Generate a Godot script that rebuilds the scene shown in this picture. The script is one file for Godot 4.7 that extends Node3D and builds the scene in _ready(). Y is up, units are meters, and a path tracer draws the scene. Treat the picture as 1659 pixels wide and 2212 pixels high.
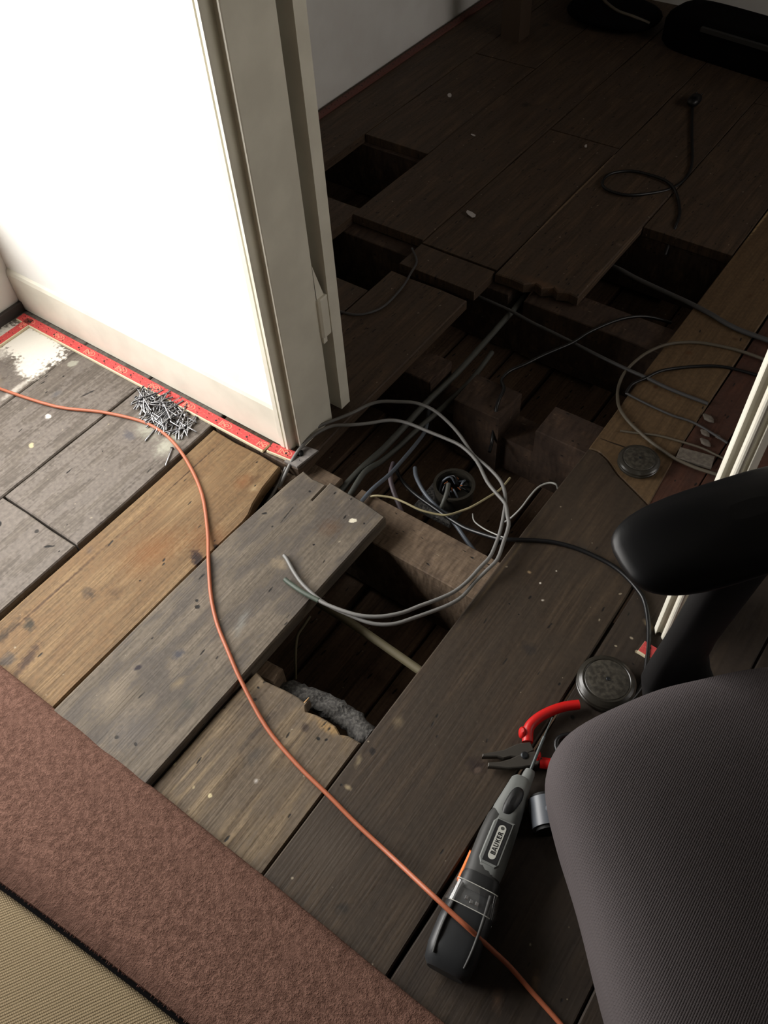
extends Node3D
# A torn-up wooden floor at a doorway: open joist bay full of cables, tools and an office chair. Units are metres, y is up, boards run along z.

const EXPOSURE := 1.0
const WINDOW_LIGHT := 6.8
const FAR_LIGHT := 1.5
const SKY_ENERGY := 1.3

var taken := {}
var M := {}
var floor_root: Node3D
var rng := RandomNumberGenerator.new()

# ------------------------------------------------------------------ naming and tagging
func numbered(called: String) -> String:
	if not taken.has(called):
		taken[called] = 0
		return called
	taken[called] += 1
	return "%s_%03d" % [called, taken[called]]

func tag(o: Node3D, label: String, category: String, group := "") -> void:
	o.set_meta("label", label)
	o.set_meta("category", category)
	if group != "":
		o.set_meta("group", group)

func thing(called: String, label: String, category: String, at := Vector3.ZERO, group := "") -> Node3D:
	var o := Node3D.new()
	o.name = numbered(called)
	add_child(o, true)
	o.position = at
	tag(o, label, category, group)
	return o

func part(called: String, st: SurfaceTool, m: Material, parent: Node3D) -> MeshInstance3D:
	var o := MeshInstance3D.new()
	st.generate_normals()
	o.mesh = st.commit()
	o.material_override = m
	o.name = called if parent != self else numbered(called)
	parent.add_child(o, true)
	return o

func struct(called: String, st: SurfaceTool, m: Material) -> MeshInstance3D:
	var o := part(called, st, m, self)
	o.set_meta("kind", "structure")
	return o

func solo(called: String, st: SurfaceTool, m: Material, label: String, category: String, group := "") -> MeshInstance3D:
	var o := part(called, st, m, self)
	tag(o, label, category, group)
	return o

# ------------------------------------------------------------------ shapes
func begin() -> SurfaceTool:
	var st := SurfaceTool.new()
	st.begin(Mesh.PRIMITIVE_TRIANGLES)
	return st

func tri(st: SurfaceTool, a: Vector3, b: Vector3, c: Vector3, out: Vector3, ua := Vector2.ZERO, ub := Vector2.ZERO, uc := Vector2.ZERO) -> void:
	var flip := (b - a).cross(c - a).dot(out) > 0.0
	st.set_uv(ua)
	st.add_vertex(a)
	if flip:
		st.set_uv(uc)
		st.add_vertex(c)
		st.set_uv(ub)
		st.add_vertex(b)
	else:
		st.set_uv(ub)
		st.add_vertex(b)
		st.set_uv(uc)
		st.add_vertex(c)

func quad(st: SurfaceTool, a: Vector3, b: Vector3, c: Vector3, d: Vector3, out: Vector3, ua := Vector2.ZERO, ub := Vector2.ZERO, uc := Vector2.ZERO, ud := Vector2.ZERO) -> void:
	tri(st, a, b, c, out, ua, ub, uc)
	tri(st, a, c, d, out, ua, uc, ud)

# outline in (x, z), extruded from y0 to y1 with a chamfer on the top edge; uv from rect
func prism(st: SurfaceTool, outline: PackedVector2Array, y0: float, y1: float, bevel: float, rect := Rect2(0, 0, 1, 1)) -> void:
	st.set_smooth_group(-1)
	var n := outline.size()
	var area := 0.0
	for i in n:
		area += outline[i].cross(outline[(i + 1) % n])
	var s := 1.0 if area > 0.0 else -1.0
	var inner := PackedVector2Array()
	for i in n:
		var e0 := (outline[i] - outline[(i + n - 1) % n]).normalized()
		var e1 := (outline[(i + 1) % n] - outline[i]).normalized()
		var n0 := Vector2(-e0.y, e0.x) * s
		var n1 := Vector2(-e1.y, e1.x) * s
		var m := (n0 + n1)
		m = m / maxf(m.dot(n1), 0.35)
		inner.append(outline[i] + m * bevel)
	var uv := func(p: Vector2) -> Vector2: return Vector2((p.x - rect.position.x) / rect.size.x, (p.y - rect.position.y) / rect.size.y)
	var t := Geometry2D.triangulate_polygon(inner)
	for k in range(0, t.size(), 3):
		var a := inner[t[k]]
		var b := inner[t[k + 1]]
		var c := inner[t[k + 2]]
		tri(st, Vector3(a.x, y1, a.y), Vector3(b.x, y1, b.y), Vector3(c.x, y1, c.y), Vector3.UP, uv.call(a), uv.call(b), uv.call(c))
	var tb := Geometry2D.triangulate_polygon(outline)
	for k in range(0, tb.size(), 3):
		var a := outline[tb[k]]
		var b := outline[tb[k + 1]]
		var c := outline[tb[k + 2]]
		tri(st, Vector3(a.x, y0, a.y), Vector3(b.x, y0, b.y), Vector3(c.x, y0, c.y), Vector3.DOWN, uv.call(a), uv.call(b), uv.call(c))
	for i in n:
		var j := (i + 1) % n
		var a := outline[i]
		var b := outline[j]
		var e := (b - a).normalized()
		var o := Vector3(e.y * s, 0, -e.x * s)
		var ia := inner[i]
		var ib := inner[j]
		if bevel > 0.0:
			quad(st, Vector3(a.x, y1 - bevel, a.y), Vector3(b.x, y1 - bevel, b.y), Vector3(ib.x, y1, ib.y), Vector3(ia.x, y1, ia.y), o + Vector3.UP, uv.call(a), uv.call(b), uv.call(ib), uv.call(ia))
		var drop := Vector2(o.x / rect.size.x, o.z / rect.size.y) * (y1 - y0)
		quad(st, Vector3(a.x, y0, a.y), Vector3(b.x, y0, b.y), Vector3(b.x, y1 - bevel, b.y), Vector3(a.x, y1 - bevel, a.y), o, uv.call(a) + drop, uv.call(b) + drop, uv.call(b), uv.call(a))

func rect_xz(x0: float, x1: float, z0: float, z1: float) -> PackedVector2Array:
	return PackedVector2Array([Vector2(x0, z0), Vector2(x1, z0), Vector2(x1, z1), Vector2(x0, z1)])

func box(st: SurfaceTool, lo: Vector3, hi: Vector3, bevel := 0.0, rect := Rect2(0, 0, 1, 1)) -> void:
	prism(st, rect_xz(lo.x, hi.x, lo.z, hi.z), lo.y, hi.y, bevel, rect)

func pts(a: Array) -> PackedVector3Array:
	var p := PackedVector3Array()
	for i in range(0, a.size(), 3):
		p.append(Vector3(a[i], a[i + 1], a[i + 2]))
	return p

func smooth_path(p: PackedVector3Array, sub: int) -> PackedVector3Array:
	var q := PackedVector3Array()
	var n := p.size()
	for i in n - 1:
		var a := p[maxi(i - 1, 0)]
		var d := p[mini(i + 2, n - 1)]
		for k in sub:
			q.append(p[i].cubic_interpolate(p[i + 1], a, d, float(k) / sub))
	q.append(p[n - 1])
	return q

func tube(st: SurfaceTool, path: PackedVector3Array, r: float, sides := 8, sub := 4, taper := 1.0) -> void:
	st.set_smooth_group(0)
	var q := smooth_path(path, sub)
	var n := q.size()
	var side := Vector3.UP.cross(q[1] - q[0])
	if side.length() < 0.0001:
		side = Vector3.RIGHT
	side = side.normalized()
	var rings: Array[PackedVector3Array] = []
	for i in n:
		var d := (q[mini(i + 1, n - 1)] - q[maxi(i - 1, 0)]).normalized()
		side = (side - d * side.dot(d)).normalized()
		var up := d.cross(side)
		var ring := PackedVector3Array()
		var rr := r * lerpf(1.0, taper, float(i) / (n - 1))
		for k in sides:
			var a := TAU * k / sides
			ring.append(q[i] + (side * cos(a) + up * sin(a)) * rr)
		rings.append(ring)
	loft(st, rings, true)

# closed rings joined to a skin; caps fan from the ring's middle
func loft(st: SurfaceTool, rings: Array[PackedVector3Array], caps := true, smooth := true) -> void:
	st.set_smooth_group(0 if smooth else -1)
	var m := rings[0].size()
	var mids := PackedVector3Array()
	for r in rings:
		var c := Vector3.ZERO
		for v in r:
			c += v
		mids.append(c / m)
	for i in rings.size() - 1:
		for k in m:
			var l := (k + 1) % m
			var a := rings[i][k]
			var b := rings[i][l]
			var c := rings[i + 1][l]
			var d := rings[i + 1][k]
			var out := (a + b + c + d) * 0.25 - (mids[i] + mids[i + 1]) * 0.5
			var u0 := float(k) / m
			var u1 := float(k + 1) / m
			var v0 := float(i) / (rings.size() - 1)
			var v1 := float(i + 1) / (rings.size() - 1)
			quad(st, a, b, c, d, out, Vector2(u0, v0), Vector2(u1, v0), Vector2(u1, v1), Vector2(u0, v1))
	if caps:
		st.set_smooth_group(1)
		for e in [0, rings.size() - 1]:
			var other: int = 1 if e == 0 else rings.size() - 2
			var out := mids[e] - mids[other]
			for k in m:
				tri(st, mids[e], rings[e][k], rings[e][(k + 1) % m], out, Vector2(0.5, 0.5), Vector2(0.5, 0.5), Vector2(0.5, 0.5))

# profile of (radius, height) turned about a vertical axis
func lathe(st: SurfaceTool, at: Vector3, profile: Array, seg := 40) -> void:
	var rings: Array[PackedVector3Array] = []
	for p in profile:
		var ring := PackedVector3Array()
		for k in seg:
			var a := TAU * k / seg
			ring.append(at + Vector3(cos(a) * p[0], p[1], sin(a) * p[0]))
		rings.append(ring)
	st.set_smooth_group(0)
	for i in rings.size() - 1:
		var q0: Array = profile[i]
		var q1: Array = profile[i + 1]
		var nrm := Vector2(q1[1] - q0[1], q0[0] - q1[0])   # outward for a profile that climbs
		st.set_smooth_group(i % 2 + 2)
		for k in seg:
			var l := (k + 1) % seg
			var a := TAU * (k + 0.5) / seg
			var out := Vector3(cos(a) * nrm.x, nrm.y, sin(a) * nrm.x)
			quad(st, rings[i][k], rings[i][l], rings[i + 1][l], rings[i + 1][k], out)
	st.set_smooth_group(1)
	var top := at + Vector3(0, profile[-1][1], 0)
	var low := at + Vector3(0, profile[0][1], 0)
	for k in seg:
		var l := (k + 1) % seg
		tri(st, top, rings[-1][k], rings[-1][l], Vector3.UP)
		tri(st, low, rings[0][k], rings[0][l], Vector3.DOWN)

# vertical extrusion of an open-ended (x, z) profile between two heights, flat shaded
func upright(st: SurfaceTool, outline: PackedVector2Array, y0: float, y1: float) -> void:
	prism(st, outline, y0, y1, 0.0, Rect2(-1, -1, 1, 1))

func ellipsoid(st: SurfaceTool, at: Vector3, b: Basis, e := 2.0, seg := 20, rows := 10) -> void:
	var rings: Array[PackedVector3Array] = []
	for i in range(1, rows):
		var t := PI * i / rows
		var ring := PackedVector3Array()
		for k in seg:
			var a := TAU * k / seg
			var c := cos(a)
			var s := sin(a)
			var f := signf(c) * pow(absf(c), 2.0 / e)
			var g := signf(s) * pow(absf(s), 2.0 / e)
			ring.append(at + b * Vector3(f * sin(t), cos(t), g * sin(t)))
		rings.append(ring)
	loft(st, rings, true)

# ------------------------------------------------------------------ textures
func noise_bytes(w: int, h: int, freq: float, sd: int, octaves := 3, squash := 1) -> PackedByteArray:
	var n := FastNoiseLite.new()
	n.noise_type = FastNoiseLite.TYPE_SIMPLEX_SMOOTH
	n.seed = sd
	n.frequency = freq
	n.fractal_octaves = octaves
	var im := n.get_image(w, maxi(4, h / squash), false, false, true)
	if squash > 1:
		im.resize(w, h, Image.INTERPOLATE_CUBIC)
	im.convert(Image.FORMAT_L8)
	return im.get_data()

# bare or worn wood of a board: grain along v, patina in patches; stamps are marks at places on the floor (x, z)
func wood(rect: Rect2, style: Dictionary, sd: int, stamps: Array, rough: float, ppm := 1100.0) -> StandardMaterial3D:
	var w := int(rect.size.x * ppm)
	var h := int(rect.size.y * ppm)
	var n1 := noise_bytes(w, h, 0.16, sd, 3, 28)
	var n2 := noise_bytes(w, h, 0.035, sd + 1, 2, 16)
	var n3 := noise_bytes(w, h, 0.017, sd + 2, 4, 3)
	var n4 := noise_bytes(w, h, 0.07, sd + 3, 4, 1)
	var dark: Color = style.dark
	var light: Color = style.light
	var pat: Color = style.patina
	var amt: float = style.amount
	var edge: float = style.edge
	var px := PackedFloat32Array()
	px.resize(w * h * 3)
	var hg := PackedByteArray()
	hg.resize(w * h)
	var o := 0
	for i in w * h:
		var a := n1[i] / 255.0
		var b := n2[i] / 255.0
		var d := n4[i] / 255.0
		var g := clampf((a * 0.55 + b * 0.45 - 0.5) * 1.9 + 0.5, 0.0, 1.0)
		var p := clampf((n3[i] / 255.0 + (d - 0.5) * 0.3 + (a - 0.5) * 0.3 - edge) * 5.0 + 0.3, 0.0, 1.0) * amt
		var k := 0.9 + 0.2 * d
		px[o] = (lerpf(dark.r, light.r, g) * (1.0 - p) + pat.r * p) * k
		px[o + 1] = (lerpf(dark.g, light.g, g) * (1.0 - p) + pat.g * p) * k
		px[o + 2] = (lerpf(dark.b, light.b, g) * (1.0 - p) + pat.b * p) * k
		hg[i] = int(clampf((a * 0.6 + d * 0.4) * (1.0 - 0.35 * p) * 200.0 + 25.0, 0.0, 255.0))
		o += 3
	var r := RandomNumberGenerator.new()
	r.seed = sd * 7 + 3
	var marks := stamps.duplicate()
	for i in int(style.pits):      # short dark scratches and old nail holes along the grain
		var x := rect.position.x + r.randf() * rect.size.x
		var z := rect.position.y + r.randf() * rect.size.y
		var big := r.randf()
		marks.append([x, z, 0.0009 + 0.0011 * big, 0.002 + 0.007 * r.randf(), Color(0.035, 0.028, 0.025), 0.85, r.randf_range(-0.15, 0.15)])
	for i in int(style.flecks):    # specks of paint and plaster
		var x := rect.position.x + r.randf() * rect.size.x
		var z := rect.position.y + r.randf() * rect.size.y
		var q := 0.0007 + 0.0016 * pow(r.randf(), 3.0)
		marks.append([x, z, q, q * r.randf_range(0.8, 1.8), Color(0.62, 0.58, 0.5), 0.7, r.randf_range(-1, 1)])
	for s in marks:
		var cx: float = (s[0] - rect.position.x) * ppm
		var cz: float = (s[1] - rect.position.y) * ppm
		var rx: float = s[2] * ppm
		var rz: float = s[3] * ppm
		var col: Color = s[4]
		var al: float = s[5]
		var ca := cos(float(s[6]))
		var sa := sin(float(s[6]))
		var soft: float = s[7] if s.size() > 7 else 0.35
		var reach := int(maxf(rx, rz) * 1.5) + 2
		for yy in range(maxi(0, int(cz) - reach), mini(h, int(cz) + reach + 1)):
			for xx in range(maxi(0, int(cx) - reach), mini(w, int(cx) + reach + 1)):
				var dx := xx - cx
				var dz := yy - cz
				var ex := (dx * ca + dz * sa) / rx
				var ez := (-dx * sa + dz * ca) / rz
				var at := yy * w + xx
				var dist := sqrt(ex * ex + ez * ez) + (n4[at] / 255.0 - 0.5) * 0.65
				var f := clampf((1.0 - dist) / soft, 0.0, 1.0) * al
				if f > 0.0:
					var q := at * 3
					px[q] = lerpf(px[q], col.r, f)
					px[q + 1] = lerpf(px[q + 1], col.g, f)
					px[q + 2] = lerpf(px[q + 2], col.b, f)
					if col.r < 0.06 and soft < 0.5:
						hg[at] = int(hg[at] * (1.0 - 0.8 * f))
	var by := PackedByteArray()
	by.resize(w * h * 3)
	for i in w * h * 3:
		by[i] = int(clampf(px[i], 0.0, 1.0) * 255.0)
	var m := StandardMaterial3D.new()
	m.albedo_texture = ImageTexture.create_from_image(Image.create_from_data(w, h, false, Image.FORMAT_RGB8, by))
	var hm := Image.create_from_data(w, h, false, Image.FORMAT_L8, hg)
	hm.convert(Image.FORMAT_RGBA8)
	hm.bump_map_to_normal_map(2.2)
	m.normal_enabled = true
	m.normal_texture = ImageTexture.create_from_image(hm)
	m.normal_scale = style.get("relief", 0.8)
	m.roughness = rough
	m.metallic_specular = 0.4
	return m

func paint(c: Color, rough := 0.6, spec := 0.5, metal := 0.0) -> StandardMaterial3D:
	var m := StandardMaterial3D.new()
	m.albedo_color = c
	m.roughness = rough
	m.metallic_specular = spec
	m.metallic = metal
	return m

# paint or plaster with faint unevenness; triplanar so that it needs no uv
func coat(a: Color, b: Color, freq: float, rough: float, scale: float, bump := 0.0, gain := 0.5) -> StandardMaterial3D:
	var m := paint(Color.WHITE, rough, 0.45)
	var n := FastNoiseLite.new()
	n.seed = 11
	n.frequency = freq
	n.fractal_octaves = 5
	n.fractal_gain = gain
	var t := NoiseTexture2D.new()
	t.width = 512
	t.height = 512
	t.seamless = true
	t.noise = n
	var g := Gradient.new()
	g.colors = PackedColorArray([a, b])
	g.offsets = PackedFloat32Array([0.25, 0.75])
	t.color_ramp = g
	m.albedo_texture = t
	m.uv1_triplanar = true
	m.uv1_world_triplanar = true
	m.uv1_scale = Vector3.ONE * scale
	if bump > 0.0:
		var t2 := NoiseTexture2D.new()
		t2.width = 512
		t2.height = 512
		t2.seamless = true
		t2.noise = n
		t2.as_normal_map = true
		t2.bump_strength = bump
		m.normal_enabled = true
		m.normal_texture = t2
	return m

# ribbed or woven cloth: a small repeating tile
func weave(a: Color, b: Color, tile: int, ribs: int, cross: float, sd: int) -> Array:
	var r := RandomNumberGenerator.new()
	r.seed = sd
	var im := Image.create(tile, tile, false, Image.FORMAT_RGB8)
	var hm := Image.create(tile, tile, false, Image.FORMAT_RGBA8)
	for y in tile:
		for x in tile:
			var u := absf(sin(PI * ribs * x / tile))
			var v := absf(sin(PI * ribs * 1.5 * y / tile + (1.5 if int(float(ribs) * x / tile) % 2 == 0 else 0.0)))
			var hgt := clampf(pow(u, 0.6) * (1.0 - cross + cross * v) + r.randf_range(-0.12, 0.12), 0.0, 1.0)
			im.set_pixel(x, y, a.lerp(b, hgt))
			hm.set_pixel(x, y, Color(hgt, hgt, hgt))
	hm.bump_map_to_normal_map(3.0)
	return [ImageTexture.create_from_image(im), ImageTexture.create_from_image(hm)]

# ------------------------------------------------------------------ the setting
func board(outline: PackedVector2Array, top: float, thick: float, m: Material, rect: Rect2, bevel := 0.0025) -> MeshInstance3D:
	var st := begin()
	prism(st, outline, top - thick, top, bevel, rect)
	return part("board", st, m, floor_root)

# straight board with slightly wandering long edges
func plank(x0: float, x1: float, z0: float, z1: float, sd: int) -> PackedVector2Array:
	var r := RandomNumberGenerator.new()
	r.seed = sd
	var p := PackedVector2Array()
	var n := maxi(2, int((z1 - z0) / 0.09))
	for i in 4:
		p.append(Vector2(lerpf(x0, x1, i / 3.0), z0 + r.randf_range(-0.0015, 0.0015)))
	for i in range(1, n):
		p.append(Vector2(x1 + r.randf_range(-0.0013, 0.0013), lerpf(z0, z1, float(i) / n)))
	p.append(Vector2(x1, z1))
	p.append(Vector2(x0, z1))
	for i in range(n - 1, 0, -1):
		p.append(Vector2(x0 + r.randf_range(-0.0013, 0.0013), lerpf(z0, z1, float(i) / n)))
	return p

func with_far_end(far: Array, x0: float, x1: float, z1: float, sd: int) -> PackedVector2Array:
	var r := RandomNumberGenerator.new()
	r.seed = sd
	var p := PackedVector2Array()
	for v in far:
		p.append(Vector2(v[0], v[1]))
	var a: float = far[-1][1]
	for i in range(1, 6):
		p.append(Vector2(x1 + r.randf_range(-0.0013, 0.0013), lerpf(a, 0.1, i / 5.0)))
	p.append(Vector2(x1, z1))
	p.append(Vector2(x0, z1))
	a = far[0][1]
	for i in range(5, 0, -1):
		p.append(Vector2(x0 + r.randf_range(-0.0013, 0.0013), lerpf(a, 0.1, i / 5.0)))
	return p

func build_floor() -> void:
	floor_root = Node3D.new()
	floor_root.name = "floor"
	floor_root.set_meta("kind", "structure")
	floor_root.set_meta("label", "old wooden floor with boards lifted over open joists")
	add_child(floor_root)
	var NZ := 1.7
	var grey := {"dark": Color(0.33, 0.302, 0.275), "light": Color(0.42, 0.388, 0.355), "patina": Color(0.435, 0.405, 0.38), "amount": 0.7, "edge": 0.47, "pits": 16, "flecks": 26, "relief": 0.5}
	var orange := {"dark": Color(0.38, 0.295, 0.195), "light": Color(0.505, 0.408, 0.285), "patina": Color(0.42, 0.32, 0.21), "amount": 0.6, "edge": 0.5, "pits": 30, "flecks": 20}
	var mott := {"dark": Color(0.35, 0.315, 0.272), "light": Color(0.45, 0.41, 0.36), "patina": Color(0.325, 0.298, 0.272), "amount": 0.9, "edge": 0.5, "pits": 24, "flecks": 20, "relief": 0.6}
	var brown := {"dark": Color(0.3, 0.25, 0.195), "light": Color(0.5, 0.435, 0.345), "patina": Color(0.36, 0.315, 0.265), "amount": 0.8, "edge": 0.44, "pits": 26, "flecks": 26}
	var umber := {"dark": Color(0.195, 0.158, 0.123), "light": Color(0.28, 0.232, 0.183), "patina": Color(0.215, 0.18, 0.145), "amount": 0.7, "edge": 0.45, "pits": 26, "flecks": 30, "relief": 0.4}
	var pine := {"dark": Color(0.335, 0.265, 0.185), "light": Color(0.42, 0.338, 0.24), "patina": Color(0.385, 0.305, 0.215), "amount": 0.4, "edge": 0.5, "pits": 6, "flecks": 6, "relief": 0.3}
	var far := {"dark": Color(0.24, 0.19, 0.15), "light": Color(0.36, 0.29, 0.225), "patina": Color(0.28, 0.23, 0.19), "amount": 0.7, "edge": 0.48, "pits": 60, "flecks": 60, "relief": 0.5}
	var K := Color(0.03, 0.026, 0.024)
	var white := Color(0.86, 0.84, 0.8)
	var plaster := Color(0.66, 0.66, 0.6)
	var cream := Color(0.75, 0.7, 0.55)
	var L := 1.0
	# --- boards of the near room, left to right
	var rc := Rect2(-1.795, -0.8, 0.238, L)
	board(plank(-1.795, -1.558, -0.835, NZ, 1), 0.0, 0.026, wood(rc, grey, 21, [
		[-1.68, -0.74, 0.13, 0.055, white, 1.0, 0.0, 0.2], [-1.61, -0.69, 0.06, 0.04, white, 0.95, 0.3, 0.4], [-1.72, -0.68, 0.05, 0.03, white, 0.7, 0.0, 0.6], [-1.575, -0.62, 0.012, 0.06, white, 0.6, 0.0, 0.6],
		[-1.77, -0.64, 0.012, 0.02, K, 0.7, 0.2], [-1.66, -0.6, 0.05, 0.03, Color(0.66, 0.6, 0.5), 0.6, 0.0, 0.8]], 0.8), rc)
	rc = Rect2(-1.556, -0.84, 0.223, L)
	board(plank(-1.556, -1.335, -0.835, NZ, 2), 0.0, 0.026, wood(rc, grey, 22, [
		[-1.53, -0.75, 0.012, 0.016, plaster, 0.7, 0.4], [-1.48, -0.66, 0.012, 0.016, Color(0.3, 0.3, 0.31), 0.6, 0.2, 0.8], [-1.42, -0.7, 0.003, 0.018, K, 0.6, 0.3], [-1.44, -0.6, 0.01, 0.008, white, 0.8, 0.3], [-1.4, -0.52, 0.01, 0.006, cream, 0.8, 0.6]], 0.8), rc)
	rc = Rect2(-1.332, -0.84, 0.229, L)
	var m0 := wood(rc, grey, 23, [
		[-1.22, -0.70, 0.05, 0.035, plaster, 0.75, 0.3, 0.8], [-1.15, -0.69, 0.03, 0.05, plaster, 0.8, -0.2, 0.7], [-1.3, -0.76, 0.018, 0.03, plaster, 0.8, 0.0, 0.6], [-1.24, -0.66, 0.02, 0.013, Color(0.32, 0.31, 0.32), 0.8, 0.2, 0.5],
		[-1.28, -0.34, 0.009, 0.005, K, 0.8, 0.6], [-1.2, -0.37, 0.006, 0.005, K, 0.6, 0.2], [-1.15, -0.36, 0.003, 0.012, K, 0.8, 0.9]], 0.8)
	board(plank(-1.332, -1.107, -0.835, -0.394, 3), 0.0, 0.026, m0, rc)
	board(plank(-1.332, -1.107, -0.389, NZ, 4), 0.001, 0.026, m0, rc)
	# the orange bare board with a split right edge
	rc = Rect2(-1.10, -0.8, 0.24, L)
	board(with_far_end([[-1.096, -0.777], [-1.03, -0.774], [-0.96, -0.777], [-0.902, -0.774], [-0.899, -0.752], [-0.894, -0.712], [-0.883, -0.668], [-0.872, -0.642], [-0.868, -0.62]], -1.093, -0.872, NZ, 5), 0.0, 0.026, wood(rc, orange, 24, [
		[-0.885, -0.505, 0.028, 0.013, Color(0.12, 0.06, 0.035), 0.95, 0.5, 0.5], [-0.87, -0.545, 0.01, 0.006, K, 0.9, 0.2], [-0.9, -0.55, 0.05, 0.05, Color(0.45, 0.28, 0.14), 0.55, 0.0, 0.9],
		[-0.97, -0.47, 0.055, 0.09, Color(0.47, 0.3, 0.15), 0.6, 0.2, 0.9], [-1.04, -0.22, 0.02, 0.012, Color(0.16, 0.14, 0.1), 0.8, 0.4, 0.7], [-1.0, -0.33, 0.02, 0.013, Color(0.2, 0.16, 0.12), 0.7, 0.3, 0.9],
		[-0.96, -0.36, 0.02, 0.02, Color(0.28, 0.2, 0.12), 0.5, 0.1, 0.9], [-1.075, -0.40, 0.012, 0.01, Color(0.33, 0.27, 0.22), 0.7, 0.2, 0.8], [-0.985, -0.17, 0.012, 0.045, Color(0.22, 0.15, 0.1), 0.8, -0.25, 0.7], [-1.015, -0.15, 0.016, 0.02, Color(0.25, 0.22, 0.2), 0.8, 0.2, 0.6],
		[-1.06, -0.15, 0.012, 0.05, Color(0.25, 0.18, 0.1), 0.7, -0.3, 0.8], [-1.056, -0.3, 0.004, 0.2, Color(0.24, 0.16, 0.09), 0.85, 0.012, 0.9], [-1.06, -0.17, 0.01, 0.07, Color(0.2, 0.15, 0.09), 0.8, -0.1, 0.8], [-1.0, -0.6, 0.03, 0.1, Color(0.56, 0.46, 0.33), 0.5, 0.05, 0.9], [-1.055, -0.66, 0.0016, 0.12, Color(0.2, 0.13, 0.07), 0.9, 0.0, 0.6], [-1.045, -0.5, 0.002, 0.09, Color(0.33, 0.2, 0.1), 0.7, 0.05, 0.9],
		[-0.94, -0.70, 0.024, 0.03, Color(0.44, 0.27, 0.14), 0.6, 0.0, 0.9], [-0.925, -0.72, 0.012, 0.018, Color(0.3, 0.21, 0.12), 0.6, 0.1, 0.9], [-0.91, -0.7, 0.012, 0.018, Color(0.7, 0.62, 0.48), 0.5, 0.2, 0.9]], 0.72), rc, 0.003)
	# the loose mottled board whose end lies raised on the joist, with a saw cut in its end
	rc = Rect2(-0.866, -0.8, 0.24, L)
	board(with_far_end([[-0.852, -0.748], [-0.846, -0.785], [-0.815, -0.779], [-0.7822, -0.782], [-0.7815, -0.735], [-0.781, -0.735], [-0.7807, -0.792], [-0.74, -0.789], [-0.69, -0.788], [-0.634, -0.781]], -0.8625, -0.637, NZ, 6), 0.012, 0.03, wood(rc, mott, 25, [
		[-0.683, -0.738, 0.0065, 0.0085, Color(0.85, 0.82, 0.74), 1.0, 0.4, 0.3], [-0.66, -0.745, 0.002, 0.0025, K, 0.9, 0.0], [-0.8, -0.75, 0.003, 0.003, K, 0.8, 0.0], [-0.84, -0.655, 0.003, 0.006, K, 0.9, 0.6], [-0.8, -0.68, 0.001, 0.03, K, 0.8, -0.1],
		[-0.69, -0.575, 0.003, 0.005, K, 0.9, 0.3], [-0.71, -0.65, 0.002, 0.003, K, 0.9, 0.3], [-0.735, -0.58, 0.024, 0.02, Color(0.55, 0.49, 0.4), 0.7, 0.0, 0.8], [-0.76, -0.33, 0.012, 0.014, Color(0.25, 0.25, 0.28), 0.8, 0.2, 0.8], [-0.80, -0.27, 0.006, 0.009, Color(0.16, 0.14, 0.16), 0.9, 0.4, 0.6],
		[-0.72, -0.29, 0.012, 0.02, Color(0.55, 0.48, 0.37), 0.6, 0.2, 0.9], [-0.68, -0.27, 0.015, 0.015, Color(0.27, 0.27, 0.24), 0.5, 0.2, 0.9], [-0.80, -0.42, 0.006, 0.006, K, 0.8, 0.4], [-0.81, -0.43, 0.003, 0.003, K, 0.8, 0.4], [-0.7, -0.17, 0.004, 0.003, K, 0.9, 0.2], [-0.735, -0.16, 0.004, 0.004, K, 0.8, 0.2],
		[-0.71, -0.44, 0.012, 0.04, Color(0.52, 0.52, 0.5), 0.55, -0.3, 0.9], [-0.72, -0.18, 0.05, 0.06, Color(0.36, 0.34, 0.33), 0.6, 0.3, 0.9], [-0.8, -0.2, 0.04, 0.05, Color(0.52, 0.47, 0.4), 0.6, 0.3, 0.9], [-0.71, -0.7, 0.03, 0.03, Color(0.35, 0.26, 0.2), 0.5, 0.3, 0.9]], 0.75), rc, 0.003)
	# the sawn-off board in front of the hole
	rc = Rect2(-0.634, -0.8, 0.242, L)
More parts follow.
